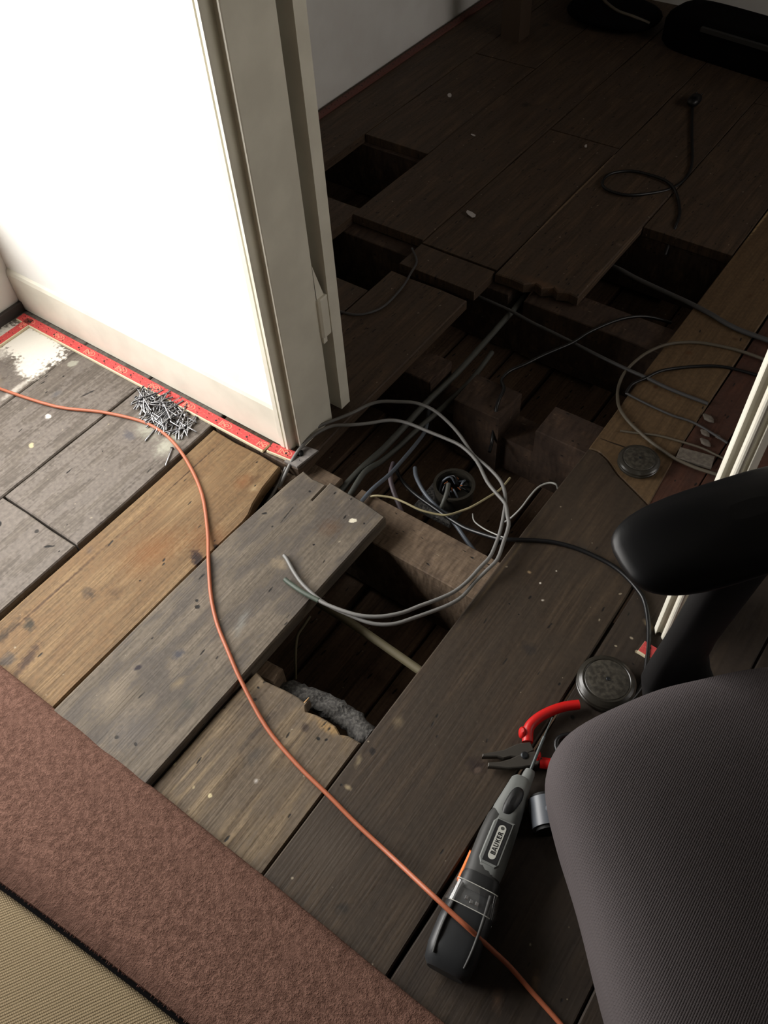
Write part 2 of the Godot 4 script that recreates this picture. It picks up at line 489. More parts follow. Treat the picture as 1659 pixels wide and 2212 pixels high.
	board(with_far_end([[-0.6285, -0.386], [-0.605, -0.381], [-0.585, -0.384], [-0.56, -0.388], [-0.535, -0.39], [-0.523, -0.389], [-0.5175, -0.398], [-0.516, -0.385], [-0.509, -0.3775], [-0.49, -0.383], [-0.47, -0.385], [-0.452, -0.385], [-0.437, -0.378], [-0.424, -0.384], [-0.4, -0.3855]], -0.6315, -0.399, NZ, 7), 0.0, 0.027, wood(rc, brown, 26, [
		[-0.492, -0.355, 0.011, 0.009, Color(0.2, 0.16, 0.14), 0.75, 0.3, 0.6], [-0.462, -0.352, 0.0035, 0.003, K, 0.9, 0.3], [-0.45, -0.358, 0.002, 0.003, K, 0.9, 0.3], [-0.46, -0.378, 0.035, 0.014, Color(0.62, 0.5, 0.33), 0.75, -0.1, 0.7], [-0.5, -0.378, 0.02, 0.012, Color(0.6, 0.5, 0.36), 0.5, 0.2, 0.9],
		[-0.633, -0.185, 0.0065, 0.0055, cream, 1.0, 0.2, 0.3], [-0.545, -0.18, 0.005, 0.004, cream, 1.0, 0.4, 0.3], [-0.577, -0.175, 0.004, 0.003, cream, 0.6, 0.4, 0.5], [-0.5, -0.24, 0.005, 0.005, Color(0.7, 0.68, 0.66), 0.8, 0.3, 0.6], [-0.605, -0.365, 0.003, 0.002, K, 0.9, 0.1], [-0.595, -0.345, 0.003, 0.004, K, 0.9, 0.4],
		[-0.555, -0.3, 0.008, 0.07, Color(0.22, 0.19, 0.17), 0.7, 0.05, 0.9], [-0.53, -0.27, 0.014, 0.03, Color(0.27, 0.25, 0.23), 0.6, 0.2, 0.9], [-0.6, -0.33, 0.02, 0.05, Color(0.3, 0.26, 0.22), 0.6, 0.2, 0.9], [-0.58, -0.19, 0.006, 0.08, Color(0.6, 0.52, 0.4), 0.6, 0.03, 0.9], [-0.6, -0.2, 0.004, 0.07, Color(0.62, 0.54, 0.41), 0.6, 0.03, 0.9]], 0.78), rc)
	# the long brown board that runs through the doorway and butts the new pine
	rc = Rect2(-0.397, -1.2, 0.234, 1.4)
	board(with_far_end([[-0.3915, -1.168], [-0.37, -1.17], [-0.345, -1.16], [-0.31, -1.135], [-0.26, -1.112], [-0.221, -1.094], [-0.171, -1.09]], -0.396, -0.1675, NZ, 8), 0.003, 0.027, wood(rc, umber, 27, [
		[-0.26, -0.69, 0.017, 0.014, Color(0.16, 0.14, 0.13), 0.7, 0.3, 0.7], [-0.375, -0.385, 0.0065, 0.006, Color(0.1, 0.075, 0.06), 0.95, 0.3, 0.4], [-0.225, -0.46, 0.02, 0.017, Color(0.14, 0.1, 0.09), 0.8, 0.3, 0.8], [-0.22, -0.455, 0.006, 0.008, Color(0.35, 0.29, 0.25), 0.8, 0.3, 0.6], [-0.27, -0.17, 0.014, 0.012, Color(0.15, 0.13, 0.11), 0.8, 0.3, 0.8],
		[-0.37, -0.45, 0.012, 0.016, Color(0.5, 0.44, 0.34), 0.55, -0.4, 0.9], [-0.385, -0.36, 0.006, 0.016, Color(0.52, 0.47, 0.37), 0.7, -0.3, 0.8], [-0.372, -0.315, 0.007, 0.005, Color(0.6, 0.54, 0.42), 0.8, -0.2, 0.6], [-0.28, -0.93, 0.016, 0.012, Color(0.2, 0.19, 0.19), 0.7, 0.0, 0.9], [-0.34, -0.83, 0.005, 0.004, Color(0.66, 0.57, 0.44), 0.8, -0.2, 0.6],
		[-0.311, -0.82, 0.003, 0.003, white, 0.9, 0.2, 0.6], [-0.29, -0.79, 0.003, 0.004, white, 0.8, 0.9, 0.6], [-0.335, -0.75, 0.002, 0.002, K, 0.9, 0.1], [-0.31, -0.74, 0.0018, 0.0018, K, 0.9, 0.1], [-0.185, -0.66, 0.002, 0.004, K, 0.9, 0.1], [-0.3, -0.86, 0.002, 0.002, white, 0.9, 0.1], [-0.385, -0.8, 0.004, 0.2, Color(0.5, 0.42, 0.3), 0.35, 0.0, 0.9], [-0.34, -0.22, 0.07, 0.06, Color(0.3, 0.26, 0.22), 0.6, 0.0, 0.9]], 0.62), rc)
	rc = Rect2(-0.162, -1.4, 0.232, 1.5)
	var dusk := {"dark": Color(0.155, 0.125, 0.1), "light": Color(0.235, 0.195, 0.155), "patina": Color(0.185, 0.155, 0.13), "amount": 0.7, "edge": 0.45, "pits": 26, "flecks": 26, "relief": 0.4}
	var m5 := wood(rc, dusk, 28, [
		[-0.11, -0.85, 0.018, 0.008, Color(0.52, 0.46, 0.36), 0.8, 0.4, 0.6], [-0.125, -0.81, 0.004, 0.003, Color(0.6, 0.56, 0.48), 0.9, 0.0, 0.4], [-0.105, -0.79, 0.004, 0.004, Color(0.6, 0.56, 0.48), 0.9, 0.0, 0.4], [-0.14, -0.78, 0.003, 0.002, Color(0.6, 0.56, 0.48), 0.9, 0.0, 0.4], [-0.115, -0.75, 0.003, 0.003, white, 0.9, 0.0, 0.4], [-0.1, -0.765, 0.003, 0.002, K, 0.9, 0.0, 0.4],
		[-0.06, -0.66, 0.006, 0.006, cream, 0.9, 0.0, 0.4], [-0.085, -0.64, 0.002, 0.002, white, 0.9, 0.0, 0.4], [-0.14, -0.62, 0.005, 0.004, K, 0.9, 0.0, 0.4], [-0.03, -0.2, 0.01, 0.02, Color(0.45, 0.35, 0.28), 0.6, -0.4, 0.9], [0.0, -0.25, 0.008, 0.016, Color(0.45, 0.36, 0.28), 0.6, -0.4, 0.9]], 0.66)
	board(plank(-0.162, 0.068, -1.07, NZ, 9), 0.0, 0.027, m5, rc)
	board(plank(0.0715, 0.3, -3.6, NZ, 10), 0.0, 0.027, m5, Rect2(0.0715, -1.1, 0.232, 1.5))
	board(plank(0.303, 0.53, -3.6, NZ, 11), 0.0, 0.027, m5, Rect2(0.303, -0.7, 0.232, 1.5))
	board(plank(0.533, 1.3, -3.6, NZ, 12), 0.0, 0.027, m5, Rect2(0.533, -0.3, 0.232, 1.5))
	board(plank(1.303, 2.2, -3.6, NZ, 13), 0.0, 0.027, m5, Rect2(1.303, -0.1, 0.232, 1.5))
	# --- boards of the far room
	rc = Rect2(-0.4, -2.4, 0.165, 1.35)
	board(with_far_end([[-0.394, -3.0], [-0.24, -3.0]], -0.3935, -0.24, -1.2, 14).slice(0, 2) + PackedVector2Array([Vector2(-0.243, -2.2), Vector2(-0.241, -1.7), Vector2(-0.238, -1.3), Vector2(-0.225, -1.098), Vector2(-0.262, -1.116), Vector2(-0.312, -1.139), Vector2(-0.347, -1.164), Vector2(-0.372, -1.174), Vector2(-0.3925, -1.172), Vector2(-0.3955, -1.5), Vector2(-0.394, -2.2)]), 0.0, 0.026, wood(rc, pine, 29, [
		[-0.355, -1.415, 0.006, 0.006, Color(0.3, 0.18, 0.1), 0.8, 0.0, 0.6], [-0.30, -1.41, 0.007, 0.007, Color(0.36, 0.24, 0.13), 0.6, 0.0, 0.8], [-0.348, -1.29, 0.003, 0.003, K, 0.9, 0.0, 0.6], [-0.34, -1.56, 0.01, 0.009, Color(0.36, 0.24, 0.14), 0.7, 0.0, 0.8], [-0.3, -1.83, 0.008, 0.01, Color(0.3, 0.2, 0.12), 0.7, 0.0, 0.8],
		[-0.27, -1.66, 0.008, 0.008, Color(0.28, 0.19, 0.12), 0.7, 0.0, 0.8], [-0.33, -1.215, 0.06, 0.0022, Color(0.09, 0.06, 0.04), 0.95, -0.1, 0.5], [-0.392, -2.3, 0.006, 0.3, Color(0.72, 0.62, 0.46), 0.8, 0.0, 0.4]], 0.6), rc)
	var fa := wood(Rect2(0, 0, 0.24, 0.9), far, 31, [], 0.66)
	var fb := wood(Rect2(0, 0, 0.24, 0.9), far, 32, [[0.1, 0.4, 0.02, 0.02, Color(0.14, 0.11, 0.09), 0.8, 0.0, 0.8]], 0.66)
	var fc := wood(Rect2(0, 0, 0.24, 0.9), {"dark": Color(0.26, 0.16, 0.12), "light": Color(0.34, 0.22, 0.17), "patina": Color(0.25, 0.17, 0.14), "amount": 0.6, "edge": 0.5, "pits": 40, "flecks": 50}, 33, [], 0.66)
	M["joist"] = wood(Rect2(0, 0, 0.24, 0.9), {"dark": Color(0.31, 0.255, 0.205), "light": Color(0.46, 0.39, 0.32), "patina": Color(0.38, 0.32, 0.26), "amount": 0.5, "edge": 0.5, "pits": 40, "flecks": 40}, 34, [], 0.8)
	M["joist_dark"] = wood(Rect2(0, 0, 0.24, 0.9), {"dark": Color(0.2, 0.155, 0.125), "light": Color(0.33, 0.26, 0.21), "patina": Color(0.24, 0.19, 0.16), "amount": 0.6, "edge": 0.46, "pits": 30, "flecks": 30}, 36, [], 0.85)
	M["lower"] = wood(Rect2(0, 0, 0.24, 0.9), {"dark": Color(0.3, 0.235, 0.185), "light": Color(0.43, 0.345, 0.275), "patina": Color(0.36, 0.29, 0.23), "amount": 0.6, "edge": 0.5, "pits": 30, "flecks": 40}, 35, [], 0.85)
	M["dark_wood"] = fa
	# x0, x1, far z, near z, top, which
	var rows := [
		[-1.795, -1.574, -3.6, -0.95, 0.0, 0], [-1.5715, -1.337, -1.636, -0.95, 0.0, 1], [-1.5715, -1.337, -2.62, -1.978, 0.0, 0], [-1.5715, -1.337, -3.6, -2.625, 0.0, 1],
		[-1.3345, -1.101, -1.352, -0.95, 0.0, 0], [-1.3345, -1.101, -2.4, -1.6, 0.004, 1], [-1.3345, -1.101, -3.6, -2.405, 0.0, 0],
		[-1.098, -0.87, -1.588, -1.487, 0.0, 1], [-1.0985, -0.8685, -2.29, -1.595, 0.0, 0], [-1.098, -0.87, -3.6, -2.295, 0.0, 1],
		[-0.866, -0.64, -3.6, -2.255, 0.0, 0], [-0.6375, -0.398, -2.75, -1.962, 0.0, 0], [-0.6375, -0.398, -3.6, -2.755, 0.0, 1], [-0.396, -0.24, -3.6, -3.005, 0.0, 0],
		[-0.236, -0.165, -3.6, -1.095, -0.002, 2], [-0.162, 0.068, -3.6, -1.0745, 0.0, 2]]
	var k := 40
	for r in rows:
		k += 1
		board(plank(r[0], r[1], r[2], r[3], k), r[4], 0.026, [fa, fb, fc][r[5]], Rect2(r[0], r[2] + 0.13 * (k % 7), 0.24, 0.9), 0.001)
	# the near board that goes under the left jamb, its corner showing beside it
	board(with_far_end([[-1.098, -1.452], [-1.03, -1.45], [-0.95, -1.453], [-0.868, -1.45]], -1.098, -0.868, -0.79, 57).slice(0, 4) + PackedVector2Array([Vector2(-0.8665, -1.2), Vector2(-0.866, -0.95), Vector2(-0.862, -0.8), Vector2(-0.866, -0.789), Vector2(-0.905, -0.785), Vector2(-1.098, -0.785)]), 0.0, 0.026, fa, Rect2(-1.098, -1.45, 0.24, 0.9))
	# the broken-ended board above the far joist, its worn left edge pale
	rc = Rect2(-0.868, -2.26, 0.23, 0.7)
	var fw := wood(rc, far, 37, [[-0.8625, -1.95, 0.0045, 0.42, Color(0.5, 0.42, 0.33), 0.9, 0.0, 0.5], [-0.74, -1.6, 0.09, 0.018, Color(0.42, 0.31, 0.22), 0.7, 0.0, 0.9], [-0.8, -1.8, 0.003, 0.003, Color(0.6, 0.56, 0.5), 0.8, 0.0], [-0.655, -1.85, 0.012, 0.008, Color(0.45, 0.4, 0.34), 0.7, 0.4, 0.9]], 0.66)
	board(PackedVector2Array([Vector2(-0.8665, -2.25), Vector2(-0.64, -2.25), Vector2(-0.641, -1.9), Vector2(-0.642, -1.598), Vector2(-0.67, -1.603), Vector2(-0.695, -1.592), Vector2(-0.712, -1.603), Vector2(-0.735, -1.585), Vector2(-0.758, -1.594), Vector2(-0.78, -1.575), Vector2(-0.82, -1.578), Vector2(-0.862, -1.575), Vector2(-0.867, -1.9)]), 0.005, 0.026, fw, rc, 0.003)
	# --- joists under the boards, notched for the cables
	var jrows := [
		[[-1.8, -0.41, -0.375, -0.285]],
		[[-1.8, -0.789, -0.838, -0.74], [-0.737, 1.0, -0.838, -0.738]],
		[[-1.8, -0.795, -1.27, -1.18], [-0.722, -0.603, -1.265, -1.165], [-0.52, 1.0, -1.27, -1.18]],
		[[-1.8, -0.81, -1.65, -1.555], [-0.765, 1.0, -1.65, -1.555]], [[-1.8, 1.0, -2.06, -1.965]], [[-1.8, 1.0, -2.46, -2.36]], [[-1.8, 1.0, -3.0, -2.9]]]
	for j in jrows:
		var st := begin()
		for p in j:
			box(st, Vector3(p[0], -0.2, p[2]), Vector3(p[1], -0.0275, p[3]), 0.002, Rect2(p[0], p[2], 0.5, 0.24))
		box(st, Vector3(-1.8, -0.2, j[0][2] + 0.004), Vector3(1.0, -0.1, j[0][3] - 0.004), 0.0, Rect2(0, 0, 0.5, 0.24))
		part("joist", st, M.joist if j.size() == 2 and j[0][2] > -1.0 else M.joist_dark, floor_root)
	# --- boarding below the joists, planks of uneven height
	var xs := [-1.8, -1.62, -1.45, -1.27, -1.1, -0.93, -0.79, -0.67, -0.548, -0.487, -0.4, -0.24, 0.0, 1.0]
	for i in xs.size() - 1:
		var st := begin()
		var y: float = -0.2 + [0.0, -0.012, 0.004, -0.02, 0.0, -0.008, -0.015, -0.03, 0.0, 0.003, -0.01, 0.0, 0.0][i]
		box(st, Vector3(xs[i] + 0.003, y - 0.02, -3.6), Vector3(xs[i + 1] - 0.003, y, 0.5), 0.003, Rect2(xs[i], -3.6, 0.24, 0.9))
		part("lower_plank", st, M.lower, floor_root)
	var st2 := begin()
	box(st2, Vector3(-1.8, -0.3, -3.6), Vector3(2.2, -0.26, 1.7))
	part("underside", st2, M.lower, floor_root)
	# rough mortar ridge along the sawn board's end
	var ridge: Array[PackedVector3Array] = []
	var line := smooth_path(pts([-0.6, -0.075, -0.405, -0.565, -0.062, -0.413, -0.52, -0.05, -0.418, -0.47, -0.04, -0.42, -0.43, -0.03, -0.413, -0.398, -0.02, -0.405]), 5)
	var nz := FastNoiseLite.new()
	nz.seed = 5
	nz.frequency = 60.0
	for i in line.size():
		var ring := PackedVector3Array()
		for q in 10:
			var a := TAU * q / 10
			var p := line[i]
			var rr := 0.021 * (1.0 + 0.55 * nz.get_noise_3d(p.x + cos(a) * 0.02, sin(a) * 0.02, p.z))
			ring.append(p + Vector3(0, sin(a) * rr * 0.9, cos(a) * rr))
		ridge.append(ring)
	var st3 := begin()
	loft(st3, ridge)
	part("mortar_ridge", st3, M.mortar, floor_root)
	var st4 := begin()
	prism(st4, PackedVector2Array([Vector2(-0.648, -0.42), Vector2(-0.604, -0.424), Vector2(-0.597, -0.392), Vector2(-0.64, -0.385)]), -0.09, -0.022, 0.003, Rect2(-0.65, -0.42, 0.24, 0.9))
	part("packing_block", st4, M.joist, floor_root)
	# splinter standing off the sawn end
	var st5 := begin()
	tube(st5, pts([-0.5225, -0.004, -0.384, -0.521, 0.0, -0.392, -0.5195, 0.003, -0.399]), 0.0022, 5, 2, 0.3)
	part("splinter", st5, paint(Color(0.72, 0.58, 0.4), 0.8), floor_root)

func build_walls() -> void:
	var wall: Material = M.plaster
	var cream: Material = M.trim
	var H := 2.6
	# partition wall between the rooms: left of the doorway, lintel, right of the second opening
	var st := begin()
	box(st, Vector3(-1.8, 0.0, -0.945), Vector3(-0.936, H, -0.828))
	box(st, Vector3(-0.936, 2.12, -0.945), Vector3(0.95, H, -0.828))
	box(st, Vector3(0.95, 0.0, -0.945), Vector3(2.2, H, -0.828))
	struct("wall_front", st, wall)
	# left wall with the window opening, both rooms
	st = begin()
	var wz0 := WIN.position.x
	var wz1 := WIN.end.x
	box(st, Vector3(-1.95, -0.3, -3.7), Vector3(-1.8, H, wz0))
	box(st, Vector3(-1.95, -0.3, wz1), Vector3(-1.8, H, 2.6))
	box(st, Vector3(-1.95, -0.3, wz0), Vector3(-1.8, WIN.position.y, wz1))
	box(st, Vector3(-1.95, WIN.end.y, wz0), Vector3(-1.8, H, wz1))
	struct("wall_left", st, wall)
	st = begin()
	box(st, Vector3(2.2, -0.3, -3.7), Vector3(2.3, H, WIN2.position.x))
	box(st, Vector3(2.2, -0.3, WIN2.end.x), Vector3(2.3, H, 2.6))
	box(st, Vector3(2.2, -0.3, WIN2.position.x), Vector3(2.3, WIN2.position.y, WIN2.end.x))
	box(st, Vector3(2.2, WIN2.end.y, WIN2.position.x), Vector3(2.3, H, WIN2.end.x))
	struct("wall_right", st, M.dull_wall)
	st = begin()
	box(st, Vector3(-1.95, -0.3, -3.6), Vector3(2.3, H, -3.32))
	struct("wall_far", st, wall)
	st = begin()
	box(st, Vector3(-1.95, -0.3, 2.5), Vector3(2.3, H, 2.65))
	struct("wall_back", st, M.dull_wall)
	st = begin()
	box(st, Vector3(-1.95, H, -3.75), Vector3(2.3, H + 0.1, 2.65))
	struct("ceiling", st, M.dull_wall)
	st = begin()
	box(st, Vector3(-1.8, -0.3, 1.69), Vector3(2.2, -0.001, 2.5))
	struct("floor_rear", st, M.lower)
	# skirting along the partition, with a sloped top edge
	st = begin()
	var prof := [[-0.819, 0.005], [-0.8195, 0.107], [-0.8225, 0.116], [-0.829, 0.121], [-0.835, 0.121], [-0.835, 0.005]]
	var xa := -1.798
	var xb := -0.9345
	st.set_smooth_group(-1)
	for i in prof.size():
		var p: Array = prof[i]
		var q: Array = prof[(i + 1) % prof.size()]
		quad(st, Vector3(xa, p[1], p[0]), Vector3(xb, p[1], p[0]), Vector3(xb, q[1], q[0]), Vector3(xa, q[1], q[0]), Vector3(0, p[1] + q[1] - 0.13, p[0] + q[0] + 1.655))
	struct("baseboard_front", st, cream)
	st = begin()
	box(st, Vector3(-1.8, 0.0, -0.835), Vector3(-1.788, 0.028, 2.5), 0.002)
	struct("baseboard_left", st, M.grime)
	# left door frame: jamb and moulded architrave, extruded from one profile
	st = begin()
	upright(st, PackedVector2Array([Vector2(-0.897, -0.945), Vector2(-0.8935, -0.837), Vector2(-0.8945, -0.835), Vector2(-0.898, -0.835), Vector2(-0.8988, -0.8395), Vector2(-0.9105, -0.8395), Vector2(-0.9112, -0.8175), Vector2(-0.913, -0.8155), Vector2(-0.919, -0.8155), Vector2(-0.92, -0.82), Vector2(-0.9225, -0.82), Vector2(-0.9232, -0.8155), Vector2(-0.934, -0.8155), Vector2(-0.9355, -0.818), Vector2(-0.937, -0.945)]), 0.0, 2.12)
	struct("trim_1", st, cream)
	# right post with a round bead between two fillets
	st = begin()
	var bead := PackedVector2Array([Vector2(-0.0995, -0.965), Vector2(-0.0999, -0.8475), Vector2(-0.0945, -0.8392), Vector2(-0.093, -0.8385), Vector2(-0.0926, -0.844), Vector2(-0.089, -0.8475), Vector2(-0.0845, -0.8475)])
	for i in 9:
		var a := PI - PI * i / 8.0
		bead.append(Vector2(-0.0772 + cos(a) * 0.0068, -0.8435 + sin(a) * 0.0075))
	bead.append_array(PackedVector2Array([Vector2(-0.0685, -0.847), Vector2(-0.0662, -0.847), Vector2(-0.0658, -0.8395), Vector2(-0.0645, -0.8395), Vector2(-0.0645, -0.965)]))
	upright(st, bead, 0.0, 2.12)
	struct("trim_2", st, cream)
	st = begin()
	box(st, Vector3(-0.0725, 0.588, -0.842), Vector3(-0.0618, 0.602, -0.834), 0.001)
	solo("strike_plate", st, M.steel_dark, "small dark metal catch screwed to the white post on the right", "catch")
	# door folded back flat behind the wall: only its edge shows; two hinges, one in view
	var d := Node3D.new()
	d.name = "door_1"
	d.set_meta("kind", "structure")
	add_child(d)
	st = begin()
	box(st, Vector3(-1.7, 0.012, -1.0), Vector3(-0.8885, 2.05, -0.971), 0.0015)
	part("door_leaf", st, cream, d)
	for y in [0.228, 1.75]:
		st = begin()
		var hx := -0.8885
		prism(st, PackedVector2Array([Vector2(hx - 0.02, -0.944), Vector2(hx - 0.004, -0.944), Vector2(hx, -0.948), Vector2(hx, -0.967), Vector2(hx - 0.003, -0.971), Vector2(hx - 0.02, -0.971)]), y, y + 0.09, 0.002)
		prism(st, PackedVector2Array([Vector2(hx - 0.02, -0.946), Vector2(hx - 0.003, -0.946), Vector2(hx - 0.003, -0.957), Vector2(hx - 0.02, -0.957)]), y - 0.016, y, 0.0)
		tri(st, Vector3(-0.8955, y + 0.088, -0.9455), Vector3(-0.8955, y + 0.088, -0.967), Vector3(-0.8965, y + 0.165, -0.9455), Vector3.RIGHT)
		part("hinge", st, cream, d)
	# window in the left wall, out of the frame: the room's daylight
	var w := Node3D.new()
	w.name = "window_1"
	w.set_meta("kind", "structure")
	add_child(w)
	st = begin()
	for q in [[wz0, wz0 + 0.05, WIN.position.y, WIN.end.y], [wz1 - 0.05, wz1, WIN.position.y, WIN.end.y], [wz0, wz1, WIN.position.y, WIN.position.y + 0.05], [wz0, wz1, WIN.end.y - 0.05, WIN.end.y], [(wz0 + wz1) * 0.5 - 0.025, (wz0 + wz1) * 0.5 + 0.025, WIN.position.y, WIN.end.y]]:
		box(st, Vector3(-1.93, q[2], q[0]), Vector3(-1.87, q[3], q[1]))
	part("window_frame", st, cream, w)
	st = begin()
	box(st, Vector3(-1.903, WIN.position.y, wz0), Vector3(-1.899, WIN.end.y, wz1))
	part("pane", st, M.glass, w)
	st = begin()
	box(st, Vector3(-1.95, WIN.position.y - 0.02, wz0), Vector3(-1.795, WIN.position.y, wz1), 0.002)
	part("sill", st, cream, w)
	w = Node3D.new()
	w.name = "window_2"
	w.set_meta("kind", "structure")
	add_child(w)
	st = begin()
	for q in [[WIN2.position.x, WIN2.position.x + 0.05, WIN2.position.y, WIN2.end.y], [WIN2.end.x - 0.05, WIN2.end.x, WIN2.position.y, WIN2.end.y], [WIN2.position.x, WIN2.end.x, WIN2.position.y, WIN2.position.y + 0.05], [WIN2.position.x, WIN2.end.x, WIN2.end.y - 0.05, WIN2.end.y]]:
		box(st, Vector3(2.22, q[2], q[0]), Vector3(2.28, q[3], q[1]))
	part("window_frame", st, cream, w)
	st = begin()
	box(st, Vector3(2.248, WIN2.position.y, WIN2.position.x), Vector3(2.252, WIN2.end.y, WIN2.end.x))
	part("pane", st, M.glass, w)

const WIN := Rect2(-0.8, 0.36, 1.75, 0.95)
const WIN2 := Rect2(-2.9, 1.0, 1.4, 1.2)  # z and y of the far room's window in the right wall   # z and y of the window opening

# ------------------------------------------------------------------ carpet gripper rods
func gripper(a: Vector2, b: Vector2, label: String, face: Material = null) -> void:
	var dir := (b - a).normalized()
	var len := (b - a).length()
	var t := thing("carpet_gripper", label, "carpet gripper", Vector3(a.x, 0.0, a.y), "red carpet gripper strips")
	t.rotation.y = -dir.angle()
	var st := begin()
	box(st, Vector3(0, 0.0005, 0.0), Vector3(len, 0.0065, 0.026), 0.0006)
	part("strip", st, face if face else M.ply, t)
	st = begin()
	box(st, Vector3(0.0003, 0.0065, 0.0004), Vector3(len - 0.0003, 0.0071, 0.0232), 0.0, Rect2(0, 0, 0.11, 0.0234))
	part("red_face", st, face if face else M.gripper_red, t)
	st = begin()
	var n := int(len / 0.03) + 1
	for i in n:
		for s in [0.007, 0.018]:
			lathe(st, Vector3(0.012 + i * 0.03 + s * 0.4, 0.0071, s), [[0.0008, 0.0], [0.0002, 0.0045]], 5)
		if i % 3 == 1:
			lathe(st, Vector3(0.012 + i * 0.03, 0.0071, 0.0135), [[0.0024, 0.0], [0.0021, 0.0008]], 10)
	part("pins", st, M.steel_dark, t).set_meta("kind", "stuff")

func gripper_texture() -> StandardMaterial3D:
	var w := 330
	var h := 78
	var im := Image.create(w, h, false, Image.FORMAT_RGB8)
	var n := noise_bytes(w, h, 0.05, 77, 4, 1)
	for y in h:
		for x in w:
			var k := n[y * w + x] / 255.0
			var c := Color(0.74, 0.23, 0.23).lerp(Color(0.8, 0.31, 0.3), k)
			if k > 0.78:
				c = c.lerp(Color(0.85, 0.55, 0.45), 0.6)
			# a pale oval stamp: ring, two bars and a bow
			var ex := (x - 120.0) / 46.0
			var ey := (y - 40.0) / 28.0
			var d := sqrt(ex * ex + ey * ey)
			var ink := d > 0.86 and d < 1.02 and x > 96
			ink = ink or (x > 70 and x < 79 and absf(y - 40) < 25) or (x > 84 and x < 92 and absf(y - 40) < 22) or (absf((y - 40) - (x - 104) * 0.9) < 5 and x > 92 and x < 122) or (absf(sqrt(pow((x - 126.0) / 13.0, 2) + pow((y - 38.0) / 13.0, 2)) - 0.9) < 0.22)
			if ink and k < 0.72:
				c = c.lerp(Color(0.9, 0.66, 0.52), 0.75)
			im.set_pixel(x, y, c)
	var m := StandardMaterial3D.new()
	m.albedo_texture = ImageTexture.create_from_image(im)
	m.roughness = 0.7
	return m

# ------------------------------------------------------------------ cables
func cable(called: String, a: Array, r: float, m: Material, label: String, category := "cable", group := "") -> Node3D:
	var st := begin()
	tube(st, pts(a), r, 8, 4)
	return solo(called, st, m, label, category, group)

